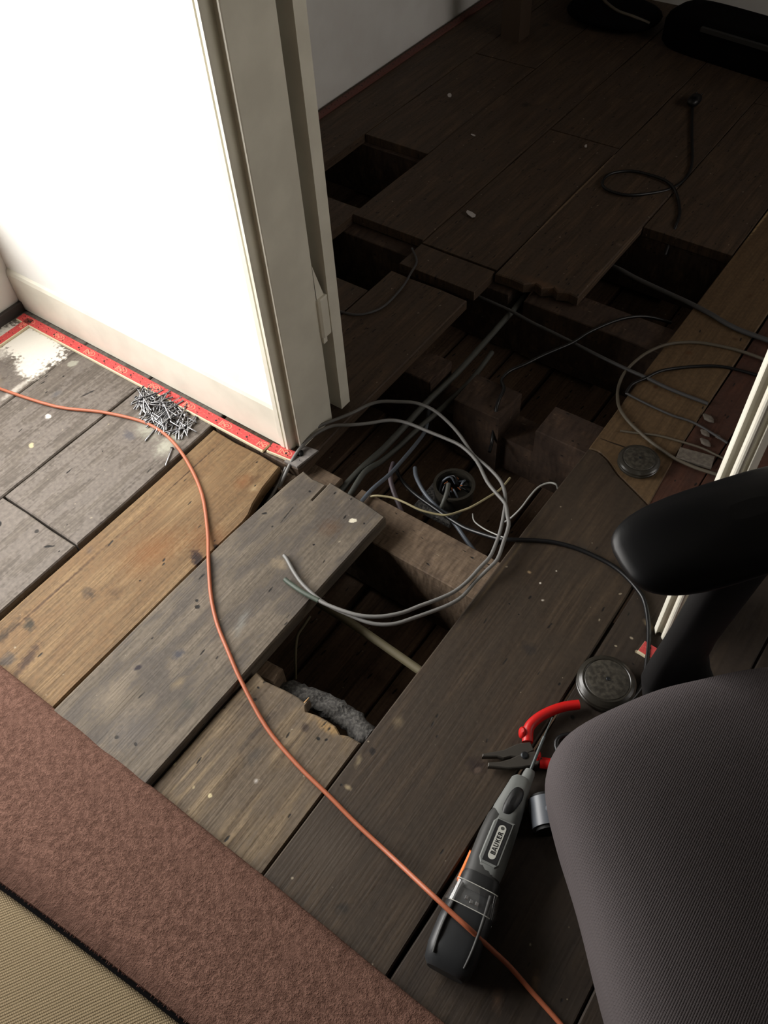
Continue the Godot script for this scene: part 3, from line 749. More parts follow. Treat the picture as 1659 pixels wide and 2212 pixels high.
func build_cables() -> void:
	var t := thing("cable_coil", "loose loop of two grey cables springing over the open hole from jamb to raised board", "cable")
	var st := begin()
	tube(st, pts([-0.888, -0.045, -0.697, -0.891, -0.026, -0.75, -0.903, -0.007, -0.803, -0.916, 0.004, -0.835, -0.912, 0.011, -0.865, -0.896, 0.014, -0.903, -0.877, 0.015, -0.938, -0.857, 0.017, -0.974, -0.844, 0.018, -1.007, -0.824, 0.02, -1.031, -0.791, 0.022, -1.049, -0.756, 0.023, -1.066, -0.713, 0.024, -1.068, -0.663, 0.025, -1.053, -0.619, 0.026, -1.032, -0.571, 0.028, -1.002, -0.526, 0.029, -0.988, -0.492, 0.03, -0.973, -0.471, 0.03, -0.956, -0.453, 0.029, -0.931, -0.44, 0.029, -0.904, -0.425, 0.028, -0.866, -0.416, 0.027, -0.834, -0.41, 0.027, -0.802, -0.413, 0.026, -0.773, -0.416, 0.025, -0.737, -0.424, 0.025, -0.703, -0.44, 0.026, -0.671, -0.458, 0.027, -0.642, -0.475, 0.028, -0.613, -0.501, 0.029, -0.585, -0.532, 0.029, -0.566, -0.565, 0.027, -0.557, -0.601, 0.024, -0.552, -0.625, 0.022, -0.552]), 0.0037, 8, 3)
	part("strand", st, M.cable_grey, t)
	st = begin()
	tube(st, pts([-0.886, -0.03, -0.746, -0.887, -0.006, -0.778, -0.89, 0.009, -0.812, -0.89, 0.016, -0.852, -0.882, 0.02, -0.885, -0.867, 0.021, -0.914, -0.837, 0.022, -0.935, -0.802, 0.024, -0.963, -0.775, 0.025, -0.989, -0.748, 0.026, -1.001, -0.715, 0.027, -1.005, -0.68, 0.028, -1.006, -0.643, 0.029, -1.008, -0.603, 0.03, -1.007, -0.555, 0.031, -0.989, -0.508, 0.032, -0.953, -0.476, 0.033, -0.936, -0.448, 0.034, -0.922, -0.43, 0.035, -0.899, -0.416, 0.034, -0.88, -0.405, 0.031, -0.843, -0.396, 0.027, -0.807, -0.4, 0.024, -0.777, -0.406, 0.02, -0.744, -0.408, 0.02, -0.706, -0.418, 0.021, -0.677, -0.436, 0.021, -0.647, -0.454, 0.022, -0.619, -0.473, 0.022, -0.592, -0.494, 0.022, -0.575, -0.517, 0.022, -0.565, -0.544, 0.022, -0.56, -0.58, 0.022, -0.555, -0.615, 0.021, -0.554, -0.663, 0.02, -0.563, -0.697, 0.019, -0.576, -0.726, 0.017, -0.591, -0.739, 0.016, -0.596]), 0.0037, 8, 3)
	part("strand", st, M.cable_grey, t)
	st = begin()
	tube(st, pts([-0.617, 0.022, -0.5515, -0.64, 0.021, -0.55, -0.661, 0.02, -0.55, -0.684, 0.0185, -0.552, -0.701, 0.018, -0.554]), 0.0048, 8, 3)
	var e := part("cut_end", st, M.cable_green, t)
	e.set_meta("label", "dark green cut end of the sheath")
	cable("extension_cord", [-1.692, 0.004, -0.583, -1.602, 0.004, -0.595, -1.445, 0.004, -0.628, -1.342, 0.004, -0.674, -1.251, 0.004, -0.702, -1.189, 0.004, -0.706, -1.128, 0.004, -0.694, -1.056, 0.004, -0.665, -0.982, 0.004, -0.623, -0.907, 0.006, -0.56, -0.849, 0.016, -0.504, -0.793, 0.016, -0.451, -0.742, 0.016, -0.413, -0.686, 0.016, -0.382, -0.632, 0.012, -0.354, -0.545, 0.004, -0.317, -0.463, 0.004, -0.297, -0.388, 0.006, -0.286, -0.326, 0.007, -0.276, -0.257, 0.018, -0.266, -0.193, 0.052, -0.252, -0.161, 0.0645, -0.246, -0.129, 0.066, -0.242, -0.101, 0.062, -0.24, -0.064, 0.034, -0.241, -0.035, 0.014, -0.241, 0.004, 0.004, -0.234, 0.054, 0.004, -0.223, 0.092, 0.004, -0.212], 0.0036, M.cord_orange, "long orange brown cord snaking across the boards and over the power tool", "cord")
	cable("black_cable", [-0.742, -0.08, -0.963, -0.713, -0.07, -0.937, -0.662, -0.06, -0.911, -0.584, -0.045, -0.889, -0.555, -0.04, -0.882, -0.511, -0.03, -0.872, -0.473, -0.02, -0.87, -0.43, 0, -0.865, -0.407, 0.007, -0.871, -0.347, 0.0075, -0.906, -0.296, 0.0075, -0.922, -0.241, 0.0075, -0.926, -0.201, 0.0075, -0.921, -0.163, 0.006, -0.906, -0.136, 0.005, -0.886, -0.106, 0.005, -0.838, -0.082, 0.005, -0.778, -0.071, 0.005, -0.738, -0.074, 0.005, -0.698, -0.087, 0.005, -0.653, -0.111, 0.005, -0.606, -0.14, 0.005, -0.572, -0.12, 0.005, -0.545, -0.05, 0.005, -0.52], 0.0043, M.cable_black, "black cord leaving the hole and curling round the round lid by the chair", "cord")
	var g := "conduits and cables in the open floor"
	cable("conduit", [-0.783, -0.05, -0.77, -0.784, -0.05, -0.808, -0.785, -0.05, -0.896, -0.782, -0.055, -0.972, -0.782, -0.055, -1.054, -0.783, -0.055, -1.146, -0.778, -0.055, -1.27, -0.78, -0.055, -1.37, -0.785, -0.055, -1.545, -0.796, -0.06, -1.657], 0.0075, M.conduit, "grey green conduit along the floor bay, leftmost of those under the raised board end", "conduit", g)
	cable("conduit", [-0.75, -0.05, -0.76, -0.756, -0.046, -0.809, -0.770, -0.045, -0.887, -0.768, -0.06, -0.94, -0.765, -0.07, -1.01, -0.761, -0.07, -1.075, -0.752, -0.07, -1.162, -0.745, -0.07, -1.273, -0.755, -0.07, -1.39], 0.0065, M.conduit, "grey green conduit just right of the leftmost one in the floor bay", "conduit", g)
	cable("grey_cable", [-0.709, -0.018, -0.775, -0.712, -0.018, -0.795, -0.716, -0.022, -0.843, -0.719, -0.04, -0.91, -0.725, -0.05, -0.972, -0.733, -0.06, -1.035, -0.745, -0.07, -1.084, -0.78, -0.085, -1.151], 0.0045, M.cable_blue, "bluish grey cable rising over the joist beside the raised board end", "cable", g)
	cable("grey_cable", [-0.742, -0.06, -0.955, -0.729, -0.055, -0.927, -0.714, -0.055, -0.906, -0.689, -0.06, -0.885, -0.66, -0.07, -0.865, -0.645, -0.08, -0.854], 0.005, M.cable_mauve, "short mauve grey cable bending down behind the joist", "cable", g)
	cable("grey_cable", [-0.69, -0.05, -0.963, -0.672, -0.05, -0.942, -0.633, -0.05, -0.916, -0.592, -0.055, -0.902, -0.56, -0.06, -0.897, -0.536, -0.06, -0.887, -0.497, -0.065, -0.868, -0.468, -0.07, -0.857], 0.0045, M.cable_blue, "bluish grey cable crossing under the black cord left of the junction box", "cable", g)
	cable("thin_wire", [-0.707, -0.022, -0.827, -0.695, -0.018, -0.834, -0.668, -0.02, -0.848, -0.64, -0.02, -0.852, -0.603, -0.025, -0.857, -0.571, -0.03, -0.87, -0.552, -0.03, -0.881, -0.538, -0.035, -0.907, -0.525, -0.035, -0.93, -0.513, -0.04, -0.972, -0.505, -0.045, -1.007, -0.506, -0.05, -1.05], 0.0024, M.wire_yellow, "thin yellowish wire looping past the open junction box", "wire", g)
	cable("thin_wire", [-0.462, -0.07, -0.956, -0.453, -0.06, -0.966, -0.444, -0.045, -0.989, -0.441, -0.035, -1.021, -0.435, -0.025, -1.042, -0.421, -0.018, -1.057, -0.405, -0.014, -1.058, -0.4, -0.03, -1.06], 0.0022, M.wire_white, "thin white wire arching up against the long brown board", "wire", g)
	cable("thin_wire", [-0.52, -0.05, -0.924, -0.503, -0.04, -0.903, -0.466, -0.012, -0.879, -0.43, 0.008, -0.867, -0.417, 0.012, -0.866], 0.0014, M.wire_white, "hair thin pale wire beside the black cord at the hole's edge", "wire", g)
	cable("water_pipe", [-0.726, -0.085, -0.597, -0.664, -0.085, -0.594, -0.584, -0.085, -0.593, -0.504, -0.085, -0.589, -0.421, -0.085, -0.584, -0.343, -0.085, -0.579], 0.0088, M.pipe, "straight khaki pipe crossing low inside the near hole", "pipe")
	cable("hanging_wire", [-0.64, -0.04, -0.543, -0.641, -0.05, -0.523, -0.641, -0.06, -0.502, -0.63, -0.09, -0.477, -0.623, -0.14, -0.459], 0.0028, M.pipe, "thin wire hanging down inside the near hole by the raised board", "wire")
	var f := "cables lying in the dark far room"
	cable("plug_lead", [-0.784, 0.006, -2.623, -0.753, 0.004, -2.547, -0.71, 0.004, -2.445, -0.658, 0.004, -2.324, -0.64, 0.004, -2.245, -0.647, 0.004, -2.174, -0.677, 0.006, -2.122, -0.731, 0.012, -2.062, -0.788, 0.012, -2.055, -0.82, 0.012, -2.08, -0.823, 0.012, -2.132, -0.785, 0.012, -2.175, -0.733, 0.012, -2.186, -0.676, 0.012, -2.18, -0.64, 0.008, -2.159, -0.607, 0.004, -2.114, -0.58, 0.004, -2.057, -0.567, 0.0, -2.0, -0.56, -0.05, -1.95], 0.0042, M.cable_black, "black lead with a flat loop lying on the dark far boards", "cord", f)
	cable("grey_cable", [-0.72, -0.05, -1.83, -0.635, -0.03, -1.803, -0.563, -0.02, -1.775, -0.463, -0.005, -1.741, -0.407, 0.006, -1.719, -0.354, 0.006, -1.708, -0.285, 0.006, -1.689, -0.206, 0.006, -1.687, -0.14, 0.006, -1.683, 0.0, 0.006, -1.67], 0.0058, M.cable_dim, "thick grey cable crossing the pale new board furthest from the doorway", "cable", f)
	cable("grey_cable", [-0.884, -0.045, -1.53, -0.778, -0.04, -1.518, -0.709, -0.035, -1.501, -0.632, -0.03, -1.488, -0.527, -0.02, -1.464, -0.459, -0.006, -1.442, -0.412, 0.004, -1.428, -0.385, 0.005, -1.426, -0.323, 0.004, -1.421, -0.239, 0.004, -1.423], 0.004, M.cable_dim, "grey cable spanning the big hole onto the middle of the pale board", "cable", f)
	cable("grey_cable", [-0.09, 0.005, -1.25, -0.151, 0.005, -1.241, -0.187, 0.004, -1.237, -0.228, 0.004, -1.237, -0.258, 0.004, -1.243, -0.294, 0.004, -1.254, -0.33, 0.004, -1.269, -0.361, 0.004, -1.285, -0.39, 0.004, -1.308, -0.411, -0.004, -1.344, -0.427, -0.008, -1.385, -0.433, -0.004, -1.425, -0.425, 0.006, -1.468, -0.411, 0.009, -1.51, -0.388, 0.008, -1.552, -0.351, 0.005, -1.588, -0.312, 0.004, -1.607, -0.257, 0.004, -1.62, -0.202, 0.004, -1.623, -0.13, 0.004, -1.62], 0.0036, M.cable_pale, "pale grey cable bowed in a wide arc over the new board past the lid", "cable", f)
	cable("black_cable", [-0.399, 0.004, -1.358, -0.4, 0.004, -1.391, -0.384, 0.006, -1.421, -0.365, 0.008, -1.459, -0.333, 0.005, -1.497, -0.295, 0.004, -1.529, -0.259, 0.004, -1.55, -0.221, 0.002, -1.562, -0.15, 0.004, -1.57], 0.0036, M.cable_black, "dark cable curving across the new board inside the pale arc", "cable", f)
	cable("thin_wire", [-0.4, 0.003, -1.359, -0.351, 0.003, -1.353, -0.291, 0.003, -1.35, -0.238, 0.003, -1.354, -0.162, 0.003, -1.337], 0.0026, M.cable_dim, "thin dull wire straight across the near part of the new board", "wire", f)
	cable("thin_wire", [-0.36, 0.003, -1.249, -0.327, 0.003, -1.262, -0.289, 0.003, -1.279, -0.242, 0.003, -1.289, -0.198, 0.003, -1.295, -0.155, 0.003, -1.292, -0.09, 0.003, -1.292], 0.0024, M.cable_pale, "thin pale wire lying just behind the round lid on the new board", "wire", f)
	cable("black_cable", [-0.602, -0.1, -1.13, -0.613, -0.09, -1.16, -0.625, -0.02, -1.19, -0.64, -0.02, -1.246, -0.662, -0.024, -1.274, -0.663, -0.026, -1.311, -0.643, -0.024, -1.351, -0.621, -0.022, -1.401, -0.586, -0.02, -1.471, -0.569, -0.02, -1.53, -0.53, -0.02, -1.608, -0.487, -0.03, -1.663, -0.432, -0.05, -1.699], 0.004, M.cable_black, "black cable winding through the dark middle of the big hole", "cable", f)
	cable("grey_cable", [-1.12, -0.02, -1.58, -1.1, 0.004, -1.55, -1.06, 0.004, -1.512, -1.045, 0.004, -1.463, -1.031, 0.004, -1.409, -1.024, 0.004, -1.335, -1.033, 0.004, -1.291, -1.063, 0.004, -1.255, -1.12, 0.004, -1.24], 0.003, M.cable_dim, "faint grey cable curving over the dark boards behind the open door edge", "cable", f)
	# the plug at the end of the black lead
	var p := thing("mains_plug", "black mains plug at the end of the looped lead in the far room", "plug", Vector3(-0.79, 0.0, -2.645))
	st = begin()
	ellipsoid(st, Vector3(0, 0.016, 0), Basis(Vector3(0.019, 0, 0), Vector3(0, 0.016, 0), Vector3(0, 0, 0.032)), 2.6, 16, 8)
	part("body", st, M.cable_black, p)
	for s in [-1, 1]:
		st = begin()
		tube(st, pts([0.009 * s - 0.003, 0.016, -0.028, 0.009 * s - 0.004, 0.016, -0.05]), 0.0024, 8, 1)
		part("pin", st, M.steel, p)

# ------------------------------------------------------------------ junction box and lids
func build_round_things() -> void:
	var b := thing("junction_box", "open round black junction box full of wire ends inside the big hole", "junction box", Vector3(-0.587, -0.075, -0.958))
	var st := begin()
	lathe(st, Vector3.ZERO, [[0.036, -0.01], [0.041, 0.0], [0.041, 0.034], [0.044, 0.036], [0.044, 0.042], [0.038, 0.042], [0.036, 0.036], [0.036, 0.006], [0.001, 0.004]], 36)
	part("body", st, M.bakelite, b)
	st = begin()
	box(st, Vector3(-0.062, -0.02, -0.02), Vector3(0.03, -0.004, 0.062), 0.004)
	part("mounting_plate", st, M.mortar, b)
	var r := RandomNumberGenerator.new()
	r.seed = 4
	for i in 9:
		var a := TAU * i / 9.0 + r.randf() * 0.4
		var c := r.randf_range(0.4, 1.5)
		st = begin()
		tube(st, pts([cos(a) * 0.033, 0.012, sin(a) * 0.033, cos(a + c * 0.5) * 0.03, 0.03, sin(a + c * 0.5) * 0.03, cos(a + c) * 0.018, 0.04 + r.randf() * 0.008, sin(a + c) * 0.018, cos(a + c * 1.6) * 0.012, 0.03, sin(a + c * 1.6) * 0.012]), 0.0022, 6, 3)
		part("wire", st, M.cable_black if i % 3 else M.cable_blue, b)
		if i % 2 == 0:
			st = begin()
			tube(st, pts([cos(a + c * 1.2) * 0.02, 0.042, sin(a + c * 1.2) * 0.02, cos(a + c * 1.5) * 0.014, 0.046, sin(a + c * 1.5) * 0.014]), 0.0015, 6, 2)
			part("wire_end", st, M.copper, b)
	st = begin()
	tube(st, pts([-0.007, 0.05, 0.011, 0.001, 0.046, 0.029, 0.005, 0.035, 0.048, 0.001, 0.01, 0.055]), 0.0048, 8, 3)
	part("conduit_tail", st, M.conduit, b)
	# two loose lids
	var lids := [[Vector3(-0.289, 0.0032, -1.184), 0.91, "flat round black lid lying where the old board meets the new pine"], [Vector3(-0.1205, 0.0005, -0.7), 1.06, "round black domed lid inside the curl of black cord near the pliers"]]
	for l in lids:
		var t := thing("round_lid", l[2], "lid", l[0], "junction box lids")
		var k: float = l[1]
		var q := 0.7 if k < 1.0 else 1.0
		st = begin()
		lathe(st, Vector3.ZERO, [[0.043 * k, 0.0], [0.046 * k, 0.002], [0.046 * k, 0.008 * q], [0.0445 * k, 0.0095 * q], [0.0445 * k, 0.0125 * q], [0.0463 * k, 0.014 * q], [0.046 * k, 0.0175 * q], [0.043 * k, 0.021 * q], [0.0385 * k, 0.0245 * q], [0.0365 * k, 0.0245 * q], [0.035 * k, 0.0232 * q]], 56)
		part("rim", st, M.bakelite, t)
		st = begin()
		lathe(st, Vector3.ZERO, [[0.036 * k, 0.0225 * q], [0.034 * k, 0.0245 * q], [0.028 * k, 0.0262 * q], [0.018 * k, 0.0274 * q], [0.002 * k, 0.0278 * q]], 56)
		part("cap", st, M.bakelite_dull, t)
		st = begin()
		lathe(st, Vector3(0.001, 0.0272 * q, 0.0), [[0.0034 * k, 0.0], [0.0032 * k, 0.0014], [0.0026 * k, 0.0018]], 16)
		part("screw", st, M.steel_dark, t)

# ------------------------------------------------------------------ nails
func build_nails() -> void:
	var st := begin()
	var L := 0.05
	tube(st, pts([0, 0, -L * 0.5, 0, 0, L * 0.42]), 0.0019, 6, 1)
	tube(st, pts([0, 0, L * 0.42, 0, 0, L * 0.5]), 0.0019, 6, 1, 0.1)
	tube(st, pts([0, 0, -L * 0.5 - 0.001, 0, 0, -L * 0.5 + 0.0002]), 0.0038, 8, 1)
	var first := part("nail", st, M.steel, self)
	var r := RandomNumberGenerator.new()
	r.seed = 91
	var label := "steel nail in the heap by the red gripper strip"
	var group := "heap of steel nails"
	tag(first, label, "nail", group)
	var count := 110
	for i in count:
		var n: MeshInstance3D = first
		if i > 0:
			n = first.duplicate()
			n.name = numbered("nail")
			add_child(n, true)
		var a := r.randf() * TAU
		var q := sqrt(r.randf())
		var px := -1.222 + cos(a) * q * 0.088 + sin(a) * q * 0.012
		var pz := -0.752 + sin(a) * q * 0.036 + cos(a) * q * 0.006
		var y := 0.0025 + 0.022 * (1.0 - q) * r.randf() + 0.002 * r.randf()
		var yaw := r.randfn(0.35, 0.75)
		n.transform = Transform3D(Basis(Vector3.UP, yaw) * Basis(Vector3.RIGHT, r.randf_range(-0.22, 0.22) * (1.0 - q)), Vector3(px, y, pz))
	var strays := [[-1.118, -0.662, 0.5, "single steel nail lying apart at the edge of the orange board"], [-1.2, -0.69, 0.2, "loose steel nail just below the heap beside the orange cord"], [-1.158, -0.725, 0.75, ""], [-1.145, -0.735, 0.6, ""], [-1.295, -0.745, 0.25, ""], [-1.17, -0.72, 0.5, ""]]
	for s in strays:
		var n: MeshInstance3D = first.duplicate()
		n.name = numbered("nail")
		add_child(n, true)
		n.transform = Transform3D(Basis(Vector3.UP, s[2]), Vector3(s[0], 0.0024, s[1]))
		if s[3] != "":
			tag(n, s[3], "nail", group)

# ------------------------------------------------------------------ carpet and mat
func carpet_near(x: float) -> float:
	return 0.0695 - (x + 0.436) * 0.094 + 0.05 * (x + 0.52) * (x + 0.52)

func build_carpet() -> void:
	var t := thing("carpet", "rolled back edge of a dusty pinkish brown pile carpet along the bottom left", "carpet")
	var st := begin()
	st.set_smooth_group(0)
	var nx := 130
	var prof := [[-0.003, 0.001], [-0.0045, 0.006], [-0.002, 0.012], [0.004, 0.0165], [0.014, 0.0205], [0.032, 0.0245], [0.06, 0.028], [0.1, 0.031], [0.14, 0.0325], [0.17, 0.0325], [1.0, 0.0315]]
	var nz := FastNoiseLite.new()
	nz.seed = 8
	nz.frequency = 9.0
	var rows: Array[PackedVector3Array] = []
	for i in nx + 1:
		var x := lerpf(-1.7, 0.0, float(i) / nx)
		var zf := -0.131 + 0.002 * nz.get_noise_1d(x * 0.4)
		var zn := carpet_near(x)
		var row := PackedVector3Array()
		for p in prof:
			var z: float = zn if p[0] == 1.0 else zf + p[0]
			row.append(Vector3(x, p[1] + 0.0018 * nz.get_noise_2d(x, z * 2.0), z))
		row.append(Vector3(x, 0.021, zn + 0.002))
		row.append(Vector3(x, 0.019, zn - 0.004))
		rows.append(row)
	for i in nx:
		for k in rows[0].size() - 1:
			var a := rows[i][k]
			var b := rows[i + 1][k]
			var c := rows[i + 1][k + 1]
			var d := rows[i][k + 1]
			var out := Vector3(0, 1, -0.5) if k < prof.size() - 1 else Vector3(0, -0.2, 1)
			quad(st, a, b, c, d, out, Vector2(a.x, a.z) * 4.0, Vector2(b.x, b.z) * 4.0, Vector2(c.x, c.z) * 4.0, Vector2(d.x, d.z) * 4.0)
	part("pile", st, M.carpet, t)
	# tufts of the cut edge
	st = begin()
	var r := RandomNumberGenerator.new()
	r.seed = 17
	for i in 620:
		var x := lerpf(-1.0, -0.15, r.randf())
		var z := carpet_near(x)
		var y := r.randf_range(0.019, 0.031)
		tube(st, PackedVector3Array([Vector3(x, y, z - 0.003), Vector3(x + r.randf_range(-0.0012, 0.0012), y + r.randf_range(-0.001, 0.001), z + r.randf_range(0.0, 0.0045))]), 0.001, 4, 1, 0.5)
	var o := part("fringe", st, M.carpet_plain, t)
	o.set_meta("kind", "stuff")
	# dark binding below the cut edge
	st = begin()
	for i in 40:
		var x0 := lerpf(-1.3, 0.0, i / 40.0)
		var x1 := lerpf(-1.3, 0.0, (i + 1) / 40.0)
		var a := carpet_near(x0)
		var b := carpet_near(x1)
		quad(st, Vector3(x0, 0.02, a + 0.001), Vector3(x1, 0.02, b + 0.001), Vector3(x1, 0.0125, b + 0.0095), Vector3(x0, 0.0125, a + 0.0095), Vector3(0, 0.3, 1))
	part("binding", st, M.black_cloth, t)
	# ribbed cloth lying against it
	st = begin()
	st.set_smooth_group(0)
	var c2 := Vector2(cos(0.54), sin(0.54))
	for i in 40:
		var x0 := lerpf(-1.3, 0.0, i / 40.0)
		var x1 := lerpf(-1.3, 0.0, (i + 1) / 40.0)
		var steps := [[0.0085, 0.0125], [0.0098, 0.0155], [0.014, 0.0195], [0.022, 0.0225], [0.05, 0.024], [0.5, 0.024]]
		for k in steps.size() - 1:
			var v: Array[Vector3] = []
			for q in [[x0, k], [x1, k], [x1, k + 1], [x0, k + 1]]:
				v.append(Vector3(q[0], steps[q[1]][1], carpet_near(q[0]) + steps[q[1]][0]))
			var uv: Array[Vector2] = []
			for w in v:
				uv.append(Vector2(w.x * c2.x + w.z * c2.y, -w.x * c2.y + w.z * c2.x) * 22.0)
			quad(st, v[0], v[1], v[2], v[3], Vector3(0, 1, -0.4), uv[0], uv[1], uv[2], uv[3])
	solo("ribbed_cloth", st, M.rib, "beige ribbed cloth at the bottom left corner, below the carpet's dark edge", "cloth")

# ------------------------------------------------------------------ power tool
func ring_at(c: Vector3, ax: Vector3, up: Vector3, hw: float, hh: float, e: float, n := 28) -> PackedVector3Array:
	var side := ax.cross(up).normalized()
	var p := PackedVector3Array()
	for k in n:
		var a := TAU * k / n
		p.append(c + side * hw * signf(cos(a)) * pow(absf(cos(a)), 2.0 / e) + up * hh * signf(sin(a)) * pow(absf(sin(a)), 2.0 / e))
	return p

func tool_loft(secs: Array, e: float) -> SurfaceTool:
	# sections: [along, sideways, middle height, half width, half height]
	var rings: Array[PackedVector3Array] = []
	for s in secs:
		rings.append(ring_at(Vector3(s[1], s[2], s[0]), Vector3.BACK, Vector3.UP, s[3], s[4], e))
	var st := begin()
	loft(st, rings)
	return st

func build_tool() -> void:
	# local axes: +z runs from the nose to the tail, +x is to the right seen from the tail
	var t := thing("power_saw", "slim grey cordless power saw with a black battery lying on the brown board", "power saw", Vector3(-0.152, 0.003, -0.474))
	t.rotation.y = 0.165
	t.scale = Vector3(1, 1, 0.955)
	var body := part("body", tool_loft([[0.0, 0.0, 0.021, 0.011, 0.012], [0.006, 0.0, 0.022, 0.0155, 0.016], [0.03, 0.0, 0.023, 0.019, 0.0195], [0.06, -0.001, 0.0245, 0.0225, 0.0225], [0.095, -0.001, 0.0255, 0.0245, 0.0245], [0.15, 0.0, 0.0265, 0.026, 0.0255], [0.168, 0.0, 0.026, 0.025, 0.025]], 2.9), M.tool_grey, t)
	body.set_meta("label", "light grey nose and body")
	var st := tool_loft([[-0.018, 0.007, 0.021, 0.0075, 0.0085], [-0.012, 0.007, 0.021, 0.009, 0.01], [0.012, 0.006, 0.021, 0.0105, 0.012]], 2.3)
	part("nose_cap", st, M.tool_grey, t)
	part("grip", tool_loft([[0.068, -0.0085, 0.024, 0.0155, 0.0205], [0.078, -0.0095, 0.0245, 0.0175, 0.0235], [0.11, -0.0105, 0.0255, 0.0185, 0.0245], [0.15, -0.009, 0.026, 0.0195, 0.025], [0.166, -0.002, 0.0262, 0.0262, 0.0252], [0.21, 0.0, 0.0265, 0.0272, 0.026]], 2.9), M.tool_dark, t)
	# trigger pad and label panel sit on the upper side
	st = begin()
	ellipsoid(st, Vector3(0.0015, 0.0425, 0.05), Basis(Vector3(0.0108, -0.002, 0.001), Vector3(0, 0.0085, 0), Vector3(-0.003, 0.0014, 0.0275)), 2.6, 24, 10)
	part("trigger", st, M.tool_black, t)
	st = begin()
	var plate := PackedVector2Array([Vector2(-0.009, 0.083), Vector2(-0.014, 0.091), Vector2(-0.0145, 0.15), Vector2(-0.01, 0.158), Vector2(0.012, 0.158), Vector2(0.0175, 0.151), Vector2(0.017, 0.083)])
	prism(st, plate, 0.046, 0.0522, 0.002)
	part("raised_panel", st, M.tool_grey, t)
	st = begin()
	box(st, Vector3(-0.0088, 0.0515, 0.0865), Vector3(0.0128, 0.0528, 0.1525), 0.0003)
	var lab := part("name_plate", st, M.tool_black, t)
	st = begin()
	var pill := PackedVector2Array()
	for i in 9:
		var a := PI + PI * i / 8.0
		pill.append(Vector2(0.0022 + cos(a) * 0.0057, 0.0985 + sin(a) * 0.0057))
	for i in 9:
		var a := PI * i / 8.0
		pill.append(Vector2(0.0022 + cos(a) * 0.0057, 0.1415 + sin(a) * 0.0057))
	prism(st, pill, 0.0527, 0.0532, 0.0001)
	part("badge", st, M.badge, lab)
	var tm := TextMesh.new()
	var f := SystemFont.new()
	f.font_names = PackedStringArray(["Droid Sans"])
	f.font_weight = 700
	tm.font = f
	tm.text = "BAUKER"
	tm.font_size = 64
	tm.pixel_size = 0.00013
	tm.depth = 0.0003
	var txt := MeshInstance3D.new()
	txt.mesh = tm
	txt.material_override = M.tool_black
	txt.name = "lettering"
	lab.add_child(txt, true)
	txt.transform = Transform3D(Basis(Vector3(0, 0, -1), Vector3(-1, 0, 0), Vector3(0, 1, 0)), Vector3(0.0022, 0.0534, 0.1222))
	txt.scale = Vector3(0.82, 0.82, 1.0) * (0.0355 / maxf(tm.get_aabb().size.x, 0.001)) / 0.82
	st = begin()
	lathe(st, Vector3(0.0022, 0.0531, 0.0978), [[0.0027, 0.0], [0.0026, 0.0004]], 16)
	part("badge_dot", st, M.conduit, lab)
	# battery block behind a clear guard
	part("collar", tool_loft([[0.172, 0.0, 0.0265, 0.0275, 0.0265], [0.178, 0.0, 0.0265, 0.029, 0.0275], [0.2, 0.0, 0.0265, 0.029, 0.0275]], 3.2), M.tool_black, t)
	part("battery", tool_loft([[0.2, 0.0, 0.027, 0.028, 0.026], [0.206, 0.0, 0.027, 0.0335, 0.0275], [0.25, 0.0, 0.0275, 0.036, 0.028], [0.285, 0.0, 0.027, 0.036, 0.0275], [0.303, 0.0, 0.024, 0.033, 0.0235], [0.311, 0.0, 0.022, 0.026, 0.017]], 3.4), M.battery, t)
	for s in [-1, 1]:
		st = begin()
		tube(st, pts([0.021 * s, 0.0545, 0.196, 0.0235 * s, 0.056, 0.23, 0.0245 * s, 0.0555, 0.27, 0.0225 * s, 0.05, 0.298]), 0.0028, 8, 3, 0.6)
		part("rail", st, M.tool_dark, t)
	st = begin()
	for s in [[-0.008, 0.2095], [0.0, 0.212], [0.008, 0.2115]]:
		box(st, Vector3(s[0] - 0.0025, 0.0545, s[1]), Vector3(s[0] + 0.0025, 0.0572, s[1] + 0.006), 0.0008)
	part("contact", st, M.steel, t)
	st = begin()
	loft(st, [ring_at(Vector3(0, 0.0275, 0.192), Vector3.BACK, Vector3.UP, 0.0345, 0.0325, 3.6), ring_at(Vector3(0, 0.0285, 0.225), Vector3.BACK, Vector3.UP, 0.0385, 0.0325, 3.6)], false)
	part("clear_guard", st, M.clear, t)
	st = begin()
	for gz in [0.192, 0.225]:
		tube(st, PackedVector3Array([Vector3(-0.03, 0.056, gz), Vector3(-0.02, 0.0603, gz), Vector3(0.02, 0.0603, gz), Vector3(0.03, 0.056, gz)]), 0.0007, 6, 3)
	part("guard_rim", st, M.badge, t)
	# thin blade
	st = begin()
	tube(st, pts([0.007, 0.021, -0.012, 0.0075, 0.0265, -0.045, 0.008, 0.031, -0.078]), 0.0026, 6, 3)
	tube(st, pts([0.008, 0.031, -0.074, 0.009, 0.0325, -0.116]), 0.0016, 6, 2, 0.5)
	part("blade", st, M.blade, t)
	# wire clip and an orange plastic offcut tucked beside the tool
	st = begin()
	prism(st, PackedVector2Array([Vector2(-0.163, -0.341), Vector2(-0.151, -0.343), Vector2(-0.146, -0.292), Vector2(-0.157, -0.296)]), 0.004, 0.016, 0.003)
	solo("plastic_clip", st, M.orange_plastic, "orange plastic clip showing beside the saw's dark grip", "clip")

